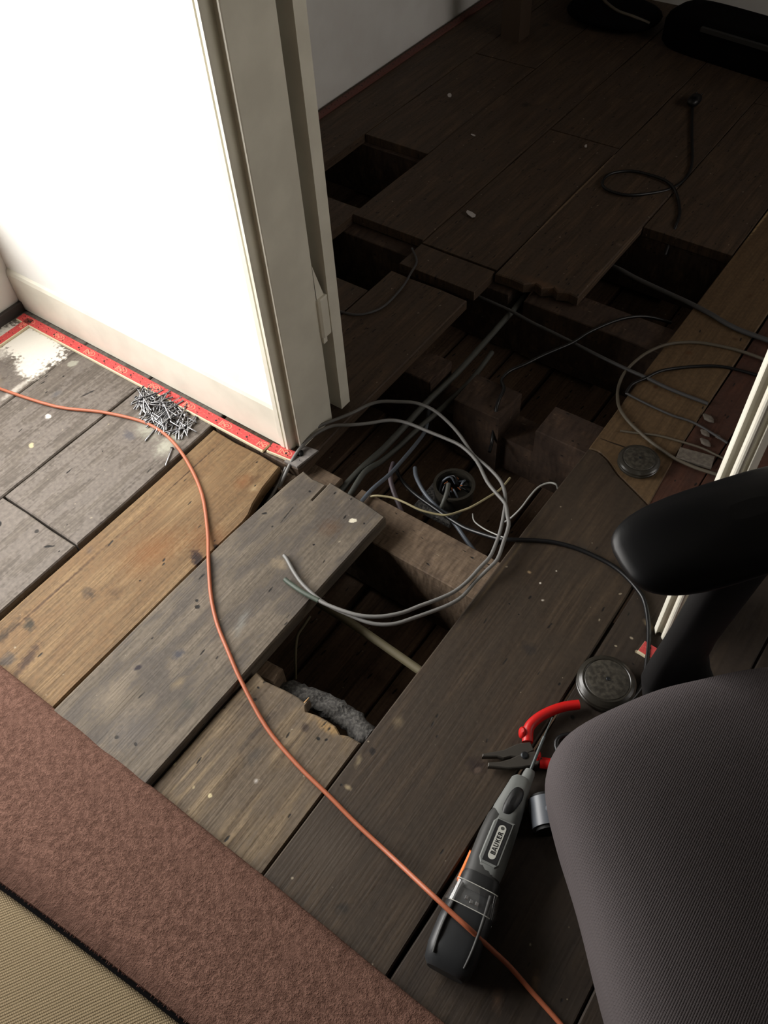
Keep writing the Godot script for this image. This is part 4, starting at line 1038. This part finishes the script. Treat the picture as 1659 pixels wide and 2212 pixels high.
func build_pliers() -> void:
	var t := thing("pliers", "open pliers with red handles between the round lid and the saw", "pliers", Vector3.ZERO)
	var y := 0.0155
	# jaws, drawn as two flat bevelled plates crossing at the rivet
	var st := begin()
	prism(st, PackedVector2Array([Vector2(-0.222, -0.471), Vector2(-0.224, -0.476), Vector2(-0.2, -0.5), Vector2(-0.187, -0.522), Vector2(-0.172, -0.536), Vector2(-0.16, -0.527), Vector2(-0.172, -0.505), Vector2(-0.185, -0.497), Vector2(-0.193, -0.488), Vector2(-0.202, -0.485)]), y - 0.006, y + 0.004, 0.0015)
	part("jaw", st, M.pliers_steel, t)
	st = begin()
	prism(st, PackedVector2Array([Vector2(-0.206, -0.462), Vector2(-0.209, -0.468), Vector2(-0.194, -0.48), Vector2(-0.184, -0.492), Vector2(-0.175, -0.507), Vector2(-0.158, -0.526), Vector2(-0.141, -0.522), Vector2(-0.144, -0.508), Vector2(-0.163, -0.49), Vector2(-0.178, -0.478)]), y - 0.004, y + 0.006, 0.0015)
	part("jaw", st, M.pliers_steel, t)
	st = begin()
	lathe(st, Vector3(-0.168, y + 0.005, -0.51), [[0.006, 0.0], [0.006, 0.002], [0.004, 0.003]], 18)
	part("rivet", st, M.steel_dark, t)
	var hr := 0.009
	st = begin()
	tube(st, pts([-0.176, 0.013, -0.535, -0.186, 0.014, -0.556, -0.183, 0.0145, -0.578, -0.172, 0.0145, -0.601, -0.157, 0.014, -0.622, -0.139, 0.0135, -0.639]), hr, 12, 4, 0.9)
	ellipsoid(st, Vector3(-0.191, 0.0155, -0.543), Basis(Vector3(0.0048, 0.002, -0.003), Vector3(0, 0.011, 0), Vector3(0.005, 0, 0.008)), 2.2, 16, 8)
	part("handle", st, M.red_grip, t)
	st = begin()
	tube(st, pts([-0.143, 0.013, -0.517, -0.128, 0.0145, -0.524, -0.111, 0.0145, -0.536, -0.094, 0.014, -0.553, -0.076, 0.0135, -0.572]), hr, 12, 4, 0.9)
	ellipsoid(st, Vector3(-0.1505, 0.0155, -0.521), Basis(Vector3(0.0048, 0.001, -0.003), Vector3(0, 0.011, 0), Vector3(0.004, 0, 0.009)), 2.2, 16, 8)
	part("handle", st, M.red_grip, t)

# ------------------------------------------------------------------ office chair
func build_chair() -> void:
	var t := thing("office_chair", "office chair with mauve grey seat and black armrest in the lower right foreground", "chair", Vector3(0.2, 0.0, -0.37))
	var o := t.position
	# seat cushion: outline seen from above, laid out from the front corner round
	var plan := PackedVector2Array()
	var key := [[0.30, -0.035], [0.22, -0.06], [0.14, -0.115], [0.073, -0.174], [0.005, -0.245], [-0.045, -0.292], [-0.079, -0.331], [-0.090, -0.367], [-0.079, -0.412], [-0.040, -0.484], [-0.003, -0.533], [0.05, -0.595], [0.12, -0.655], [0.19, -0.69], [0.28, -0.65], [0.40, -0.56], [0.5, -0.46], [0.535, -0.37], [0.5, -0.24], [0.42, -0.12]]
	var n := key.size()
	for i in n:
		var a := Vector2(key[(i + n - 1) % n][0], key[(i + n - 1) % n][1])
		var b := Vector2(key[i][0], key[i][1])
		var c := Vector2(key[(i + 1) % n][0], key[(i + 1) % n][1])
		var d := Vector2(key[(i + 2) % n][0], key[(i + 2) % n][1])
		for k in 5:
			plan.append(b.cubic_interpolate(c, a, d, k / 5.0))
	var mid := Vector2(0.2, -0.37)
	var rings: Array[PackedVector3Array] = []
	for s in [[0.93, 0.372], [0.985, 0.39], [0.998, 0.41], [1.0, 0.43], [0.994, 0.447], [0.975, 0.463], [0.94, 0.475], [0.88, 0.486], [0.78, 0.495], [0.6, 0.503], [0.4, 0.507], [0.2, 0.508], [0.03, 0.508]]:
		var ring := PackedVector3Array()
		for p in plan:
			var q: Vector2 = mid + (p - mid) * s[0]
			var back := maxf(0.0, (q - Vector2(-0.09, -0.36)).dot(Vector2(0.58, -0.815).normalized()) + 0.5 * (q - Vector2(-0.09, -0.36)).dot(Vector2(0.815, 0.58).normalized()))
			ring.append(Vector3(q.x, s[1] - 0.13 * back, q.y) - o)
		rings.append(ring)
	var st := begin()
	loft(st, rings)
	part("seat", st, M.fabric, t)
	var ax := Vector3(0.58, 0, -0.815).normalized()
	var nx := Vector3(0.815, 0, 0.58).normalized()
	# shell under the cushion
	var under: Array[PackedVector3Array] = []
	for s in [[0.6, 0.29], [0.8, 0.3], [0.88, 0.312], [0.85, 0.32]]:
		var ring := PackedVector3Array()
		for p in plan:
			var q: Vector2 = mid + (p - mid) * s[0]
			ring.append(Vector3(q.x, s[1], q.y) - o)
		under.append(ring)
	st = begin()
	loft(st, under)
	part("seat_shell", st, M.black_plastic, t)
	# armrest pad, soft and slightly crowned
	var padc := Vector3(-0.028, 0.671, -0.557) - o
	st = begin()
	ellipsoid(st, padc, Basis(nx * 0.053, Vector3(0, 0.027, 0), ax * 0.126), 3.1, 44, 18)
	part("armrest_pad", st, M.pad, t)
	# arm upright: a flat strap from the pad down to a bracket beside the seat
	var up: Array[PackedVector3Array] = []
	for s in [[-0.012, 0.655, -0.548, 0.036, 0.016], [-0.016, 0.6, -0.546, 0.034, 0.015], [-0.021, 0.52, -0.553, 0.032, 0.015], [-0.026, 0.45, -0.563, 0.032, 0.015], [-0.028, 0.4, -0.57, 0.035, 0.016], [-0.025, 0.36, -0.572, 0.044, 0.018], [-0.01, 0.335, -0.565, 0.048, 0.02]]:
		var ring := PackedVector3Array()
		var c := Vector3(s[0], s[1], s[2]) - o
		for k in 20:
			var a := TAU * k / 20.0
			ring.append(c + ax * s[3] * signf(cos(a)) * pow(absf(cos(a)), 0.6) + nx * s[4] * signf(sin(a)) * pow(absf(sin(a)), 0.6))
		up.append(ring)
	st = begin()
	loft(st, up)
	part("arm_upright", st, M.black_plastic, t)
	st = begin()
	var bc := Vector3(-0.012, 0.325, -0.56) - o
	tube(st, PackedVector3Array([bc, bc + nx * 0.1 + Vector3(0, 0.0, 0), bc + nx * 0.22]), 0.026, 12, 2)
	part("arm_bracket", st, M.black_plastic, t)
	# backrest and its stem, out of the frame
	st = begin()
	var bb := Vector3(0.36, 0.66, -0.6) - o
	ellipsoid(st, bb + Vector3(0, 0.12, 0), Basis(nx * 0.22, Vector3(0, 0.24, 0) + ax * 0.03, ax * 0.04), 3.0, 28, 14)
	part("backrest", st, M.fabric, t)
	st = begin()
	tube(st, PackedVector3Array([Vector3(0.27, 0.335, -0.47) - o, Vector3(0.37, 0.36, -0.63) - o, Vector3(0.39, 0.55, -0.655) - o, Vector3(0.385, 0.7, -0.645) - o]), 0.02, 10, 4)
	part("back_stem", st, M.black_plastic, t)
	# gas column and star base on castors
	st = begin()
	lathe(st, Vector3.ZERO, [[0.04, 0.085], [0.04, 0.12], [0.028, 0.125], [0.026, 0.26], [0.018, 0.262], [0.018, 0.345]], 24)
	part("column", st, M.black_plastic, t)
	var base := atan2(-0.448 - o.z, -0.094 - o.x)
	for i in 5:
		var a := base + TAU * i / 5.0
		var d := Vector3(cos(a), 0, sin(a))
		var reach := 0.304
		st = begin()
		tube(st, PackedVector3Array([d * 0.025 + Vector3(0, 0.105, 0), d * 0.15 + Vector3(0, 0.098, 0), d * (reach - 0.02) + Vector3(0, 0.086, 0)]), 0.02, 10, 3, 0.6)
		part("leg", st, M.black_plastic, t)
		var turn := Vector3(-0.63, 0, -0.775).rotated(Vector3.UP, -TAU * i / 5.0)
		var hub := d * reach + Vector3(0, 0.0275, 0)
		st = begin()
		tube(st, PackedVector3Array([hub - turn * 0.0215, hub + turn * 0.0215]), 0.0265, 28, 1)
		tube(st, PackedVector3Array([hub + Vector3(0, 0.02, 0), hub + Vector3(0, 0.06, 0) - d * 0.012]), 0.007, 10, 1)
		var cs := part("castor", st, M.castor, t)
		for s in [-1, 1]:
			st = begin()
			tube(st, PackedVector3Array([hub + turn * 0.0215 * s, hub + turn * 0.0265 * s]), 0.0225, 24, 1)
			part("wheel", st, M.black_plastic, cs)

# ------------------------------------------------------------------ far room and debris
func build_far_things() -> void:
	# work table whose top lies above the frame of the picture
	var t := thing("work_table", "plain wooden table leg standing at the far end of the dark room", "table", Vector3(-1.52, 0, -2.8))
	var st := begin()
	for q in [[0.0, 0.0], [1.5, 0.0], [0.0, -0.42], [1.5, -0.42]]:
		st = begin()
		box(st, Vector3(q[0] - 0.036, 0.0, q[1] - 0.04), Vector3(q[0] + 0.036, 0.7, q[1] + 0.036), 0.004, Rect2(-0.1, -0.1, 0.24, 0.9))
		part("leg", st, M.bed_wood, t)
	st = begin()
	box(st, Vector3(0.036, 0.6, -0.02), Vector3(1.464, 0.7, 0.005))
	box(st, Vector3(0.036, 0.6, -0.445), Vector3(1.464, 0.7, -0.42))
	part("apron", st, M.bed_wood, t)
	st = begin()
	box(st, Vector3(-0.08, 0.7, -0.5), Vector3(1.58, 0.73, 0.08), 0.004)
	part("tabletop", st, M.bed_wood, t)
	# a black case and a limp bag under and before it
	t = thing("storage_case", "black storage case with a grey handle strip against the far wall", "case", Vector3(-0.74, 0, -3.01))
	t.rotation.y = -0.16
	var rings: Array[PackedVector3Array] = []
	for s in [[0.0, 0.95], [0.015, 1.0], [0.08, 1.0], [0.1, 0.97], [0.11, 0.9], [0.114, 0.75]]:
		var ring := PackedVector3Array()
		for k in 40:
			var a := TAU * k / 40
			ring.append(Vector3(0.32 * signf(cos(a)) * pow(absf(cos(a)), 0.4), 0.0, 0.095 * signf(sin(a)) * pow(absf(sin(a)), 0.4)) * s[1] + Vector3(0, s[0], 0))
		rings.append(ring)
	st = begin()
	loft(st, rings)
	part("shell", st, M.black_cloth, t)
	st = begin()
	box(st, Vector3(-0.16, 0.088, 0.09), Vector3(0.24, 0.104, 0.1), 0.003)
	part("handle", st, M.tool_dark, t)
	t = thing("soft_bag", "limp dark bag with a pale piped edge beside the black case", "bag", Vector3(-1.27, 0, -3.06))
	st = begin()
	ellipsoid(st, Vector3(0.0, 0.04, 0.0), Basis(Vector3(0.17, 0, 0.0), Vector3(0, 0.042, 0), Vector3(0, 0, 0.11)), 2.6, 36, 14)
	part("body", st, M.black_cloth, t)
	st = begin()
	tube(st, pts([-0.06, 0.084, 0.0, -0.02, 0.082, 0.04, 0.04, 0.074, 0.068, 0.1, 0.068, 0.07, 0.155, 0.05, 0.05]), 0.005, 8, 4)
	part("piping", st, M.cable_pale, t)
	# paper and plaster scraps, offcut
	var scraps := [[-1.055, -1.766, 0.022, 0.3, "curled white scrap of paper on the dark far boards"], [-1.47, -2.30, 0.016, 0.9, "small white scrap near the far left wall"], [-1.275, -2.13, 0.009, 0.2, "tiny white chip in the middle of the far floor"], [-0.955, -2.245, 0.009, 1.2, "pale chip on the far boards left of the black loop"]]
	var r := RandomNumberGenerator.new()
	r.seed = 31
	for s in scraps:
		st = begin()
		var p := PackedVector2Array()
		for k in 7:
			var a := TAU * k / 7.0
			p.append(Vector2(cos(a) * s[2], sin(a) * s[2] * 0.45).rotated(s[3]) * r.randf_range(0.75, 1.1) + Vector2(s[0], s[1]))
		prism(st, p, 0.0105 if s[0] < -1.1 and s[1] < -2.25 else 0.006, 0.0115 if s[0] < -1.1 and s[1] < -2.25 else 0.0075, 0.0)
		solo("paper_scrap", st, M.paper, s[4], "scrap", "pale scraps on the far floor")
	var lumps := [[-0.222, -1.384, 0.016, "plaster crumb on the red brown strip, furthest from the lid"], [-0.211, -1.34, 0.013, "plaster crumb between the lid and the white post"], [-0.2, -1.315, 0.015, "plaster crumb nearest the grey offcut"], [-0.185, -1.345, 0.009, "smallest plaster crumb beside the white post"]]
	for s in lumps:
		st = begin()
		ellipsoid(st, Vector3(s[0], s[2] * 0.15, s[1]), Basis(Vector3(s[2], 0, s[2] * 0.5), Vector3(0, s[2] * 0.22, 0), Vector3(-s[2] * 0.3, 0, s[2] * 0.55)), 1.3, 7, 5)
		solo("plaster_crumb", st, M.offcut, s[3], "crumb", "plaster crumbs in the doorway")
	st = begin()
	prism(st, PackedVector2Array([Vector2(-0.236, -1.27), Vector2(-0.168, -1.284), Vector2(-0.162, -1.252), Vector2(-0.232, -1.238)]), 0.0, 0.008, 0.001)
	solo("offcut", st, M.offcut, "small flat grey offcut lying right of the round lid in the doorway", "offcut")
	st = begin()
	ellipsoid(st, Vector3(-0.887, 0.006, -0.823), Basis(Vector3(0.009, 0, 0.002), Vector3(0, 0.006, 0), Vector3(0, 0, 0.008)), 2.0, 12, 8)
	var cc := begin()
	prism(cc, PackedVector2Array([Vector2(-0.902, -0.788), Vector2(-0.868, -0.79), Vector2(-0.8595, -0.852), Vector2(-0.893, -0.846)]), 0.0005, 0.005, 0.0008)
	solo("plywood_scrap", cc, M.offcut_pale, "grey plywood scrap at the foot of the left door jamb, under the cables", "offcut")
	solo("cable_clip", st, M.black_plastic, "small dark clip at the foot of the left door jamb", "clip")

# ------------------------------------------------------------------ materials
func build_materials() -> void:
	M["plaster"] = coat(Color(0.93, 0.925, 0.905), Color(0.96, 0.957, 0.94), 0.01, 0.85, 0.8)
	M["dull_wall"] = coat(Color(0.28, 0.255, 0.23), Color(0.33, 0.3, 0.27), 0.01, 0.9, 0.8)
	M["trim"] = coat(Color(0.86, 0.845, 0.79), Color(0.9, 0.886, 0.83), 0.012, 0.4, 1.3)
	M["grime"] = paint(Color(0.25, 0.23, 0.22), 0.8)
	M["mortar"] = coat(Color(0.15, 0.145, 0.14), Color(0.34, 0.33, 0.315), 0.04, 0.95, 6.0, 6.0)
	M["glass"] = paint(Color(1, 1, 1, 0.05), 0.05)
	M.glass.transparency = BaseMaterial3D.TRANSPARENCY_ALPHA
	M["clear"] = paint(Color(1.0, 1.0, 1.0, 0.02), 0.0)
	M.clear.transparency = BaseMaterial3D.TRANSPARENCY_ALPHA
	M["steel"] = paint(Color(0.55, 0.55, 0.56), 0.25, 0.5, 1.0)
	M["steel_dark"] = paint(Color(0.22, 0.23, 0.24), 0.4, 0.5, 0.8)
	M["pliers_steel"] = paint(Color(0.25, 0.235, 0.215), 0.5, 0.5, 0.3)
	M["copper"] = paint(Color(0.8, 0.5, 0.33), 0.25, 0.5, 1.0)
	M["ply"] = paint(Color(0.83, 0.78, 0.66), 0.8)
	M["gripper_red"] = gripper_texture()
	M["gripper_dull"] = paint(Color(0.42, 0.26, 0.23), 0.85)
	M["cable_grey"] = paint(Color(0.45, 0.445, 0.435), 0.5)
	M["cable_green"] = paint(Color(0.27, 0.31, 0.27), 0.5)
	M["cable_blue"] = paint(Color(0.33, 0.355, 0.39), 0.45)
	M["cable_mauve"] = paint(Color(0.36, 0.32, 0.34), 0.5)
	M["cable_dim"] = paint(Color(0.27, 0.265, 0.265), 0.6)
	M["cable_pale"] = paint(Color(0.36, 0.33, 0.28), 0.6)
	M["cable_black"] = paint(Color(0.045, 0.047, 0.055), 0.4)
	M["cord_orange"] = paint(Color(0.66, 0.37, 0.25), 0.5)
	M["conduit"] = paint(Color(0.27, 0.275, 0.255), 0.6)
	M["pipe"] = paint(Color(0.42, 0.39, 0.3), 0.6)
	M["wire_yellow"] = paint(Color(0.62, 0.58, 0.45), 0.5)
	M["wire_white"] = paint(Color(0.62, 0.62, 0.6), 0.45)
	M["bakelite"] = paint(Color(0.165, 0.155, 0.135), 0.28, 0.5)
	M["bakelite_dull"] = coat(Color(0.17, 0.16, 0.14), Color(0.28, 0.265, 0.235), 0.02, 0.42, 9.0)
	M["tool_grey"] = paint(Color(0.42, 0.43, 0.42), 0.6)
	M["tool_dark"] = paint(Color(0.185, 0.185, 0.18), 0.6)
	M["tool_black"] = paint(Color(0.085, 0.088, 0.092), 0.5)
	M["battery"] = paint(Color(0.14, 0.147, 0.155), 0.45)
	M["blade"] = paint(Color(0.27, 0.3, 0.3), 0.4)
	M["badge"] = paint(Color(0.72, 0.72, 0.69), 0.5)
	M["orange_plastic"] = paint(Color(0.85, 0.42, 0.12), 0.5)
	M["red_grip"] = paint(Color(0.74, 0.075, 0.07), 0.42)
	M["black_plastic"] = paint(Color(0.045, 0.045, 0.05), 0.6, 0.35)
	M["castor"] = paint(Color(0.3, 0.315, 0.34), 0.4)
	M["pad"] = paint(Color(0.035, 0.036, 0.042), 0.42, 0.3)
	M["black_cloth"] = paint(Color(0.05, 0.045, 0.05), 0.9, 0.2)
	M["paper"] = paint(Color(0.75, 0.73, 0.72), 0.8)
	M["offcut"] = coat(Color(0.36, 0.33, 0.3), Color(0.44, 0.41, 0.37), 0.03, 0.8, 5.0)
	M["offcut_pale"] = coat(Color(0.44, 0.42, 0.41), Color(0.52, 0.5, 0.48), 0.03, 0.8, 5.0)
	var m := paint(Color.WHITE, 1.0, 0.2)
	m = coat(Color(0.325, 0.238, 0.205), Color(0.475, 0.36, 0.315), 0.02, 1.0, 5.0, 5.0, 1.0)
	m.metallic_specular = 0.15
	M["carpet"] = m
	M["carpet_plain"] = paint(Color(0.36, 0.26, 0.235), 1.0, 0.1)
	var w := weave(Color(0.35, 0.3, 0.225), Color(0.57, 0.51, 0.41), 128, 12, 0.45, 3)
	m = paint(Color.WHITE, 0.95, 0.2)
	m.albedo_texture = w[0]
	m.normal_enabled = true
	m.normal_texture = w[1]
	m.normal_scale = 0.8
	M["rib"] = m
	w = weave(Color(0.275, 0.256, 0.26), Color(0.325, 0.305, 0.308), 128, 16, 0.8, 4)
	m = paint(Color.WHITE, 0.95, 0.2)
	m.albedo_texture = w[0]
	m.normal_enabled = true
	m.normal_texture = w[1]
	m.normal_scale = 0.6
	m.uv1_triplanar = true
	m.uv1_scale = Vector3.ONE * 30.0
	M["fabric"] = m
	M["bed_wood"] = paint(Color(0.29, 0.23, 0.18), 0.6)

func _ready() -> void:
	# camera
	var cam := Camera3D.new()
	cam.name = "camera"
	cam.position = Vector3(0, 1.3, 0)
	cam.rotation = Vector3(deg_to_rad(-51.67), deg_to_rad(39.19), deg_to_rad(-4.34))
	cam.fov = rad_to_deg(2.0 * atan(1106.0 / 1799.0))
	cam.near = 0.05
	add_child(cam)
	cam.current = true
	# overcast sky, exposure
	var sky := Sky.new()
	var sm := ProceduralSkyMaterial.new()
	sm.sky_top_color = Color(0.72, 0.76, 0.82)
	sm.sky_horizon_color = Color(0.85, 0.87, 0.88)
	sm.ground_bottom_color = Color(0.4, 0.39, 0.37)
	sm.ground_horizon_color = Color(0.6, 0.6, 0.58)
	sm.sky_energy_multiplier = SKY_ENERGY
	sm.ground_energy_multiplier = SKY_ENERGY * 0.6
	sky.sky_material = sm
	var env := Environment.new()
	env.background_mode = Environment.BG_SKY
	env.sky = sky
	env.tonemap_mode = Environment.TONE_MAPPER_LINEAR
	env.tonemap_exposure = EXPOSURE
	env.sdfgi_enabled = true
	env.ssao_enabled = true
	env.ssil_enabled = true
	var we := WorldEnvironment.new()
	we.environment = env
	add_child(we)
	# daylight through the left window, set in the window opening
	var al := AreaLight3D.new()
	al.name = "window_daylight"
	al.area_size = Vector2(WIN.size.x - 0.1, WIN.size.y - 0.1)
	al.light_energy = WINDOW_LIGHT
	al.light_color = Color(1.0, 0.985, 0.965)
	al.shadow_enabled = true
	al.position = Vector3(-1.815, WIN.get_center().y, WIN.get_center().x)
	al.rotation.y = -PI / 2
	add_child(al)
	# weak daylight of the far room's own window
	var al2 := AreaLight3D.new()
	al2.name = "far_window_daylight"
	al2.area_size = Vector2(WIN2.size.x - 0.1, WIN2.size.y - 0.1)
	al2.light_energy = FAR_LIGHT
	al2.light_color = Color(1.0, 0.95, 0.9)
	al2.shadow_enabled = true
	al2.position = Vector3(2.21, WIN2.get_center().y, WIN2.get_center().x)
	al2.rotation.y = PI / 2
	add_child(al2)
	build_materials()
	build_floor()
	build_walls()
	# furnishings, then what lies on the floor
	build_carpet()
	build_chair()
	gripper(Vector2(-1.775, -0.806), Vector2(-0.958, -0.809), "long red carpet gripper strip along the white skirting, left of the doorway")
	gripper(Vector2(-0.954, -0.814), Vector2(-0.893, -0.821), "short red gripper offcut butting the left door jamb")
	gripper(Vector2(-1.752, -0.3), Vector2(-1.752, -0.8), "red gripper strip along the left wall, in the far left corner")
	gripper(Vector2(-0.102, -0.813), Vector2(0.2, -0.79), "red gripper strip at the foot of the white post on the right")
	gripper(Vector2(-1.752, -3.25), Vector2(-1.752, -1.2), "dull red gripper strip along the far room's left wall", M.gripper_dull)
	build_tool()
	build_pliers()
	build_round_things()
	build_cables()
	build_nails()
	build_far_things()
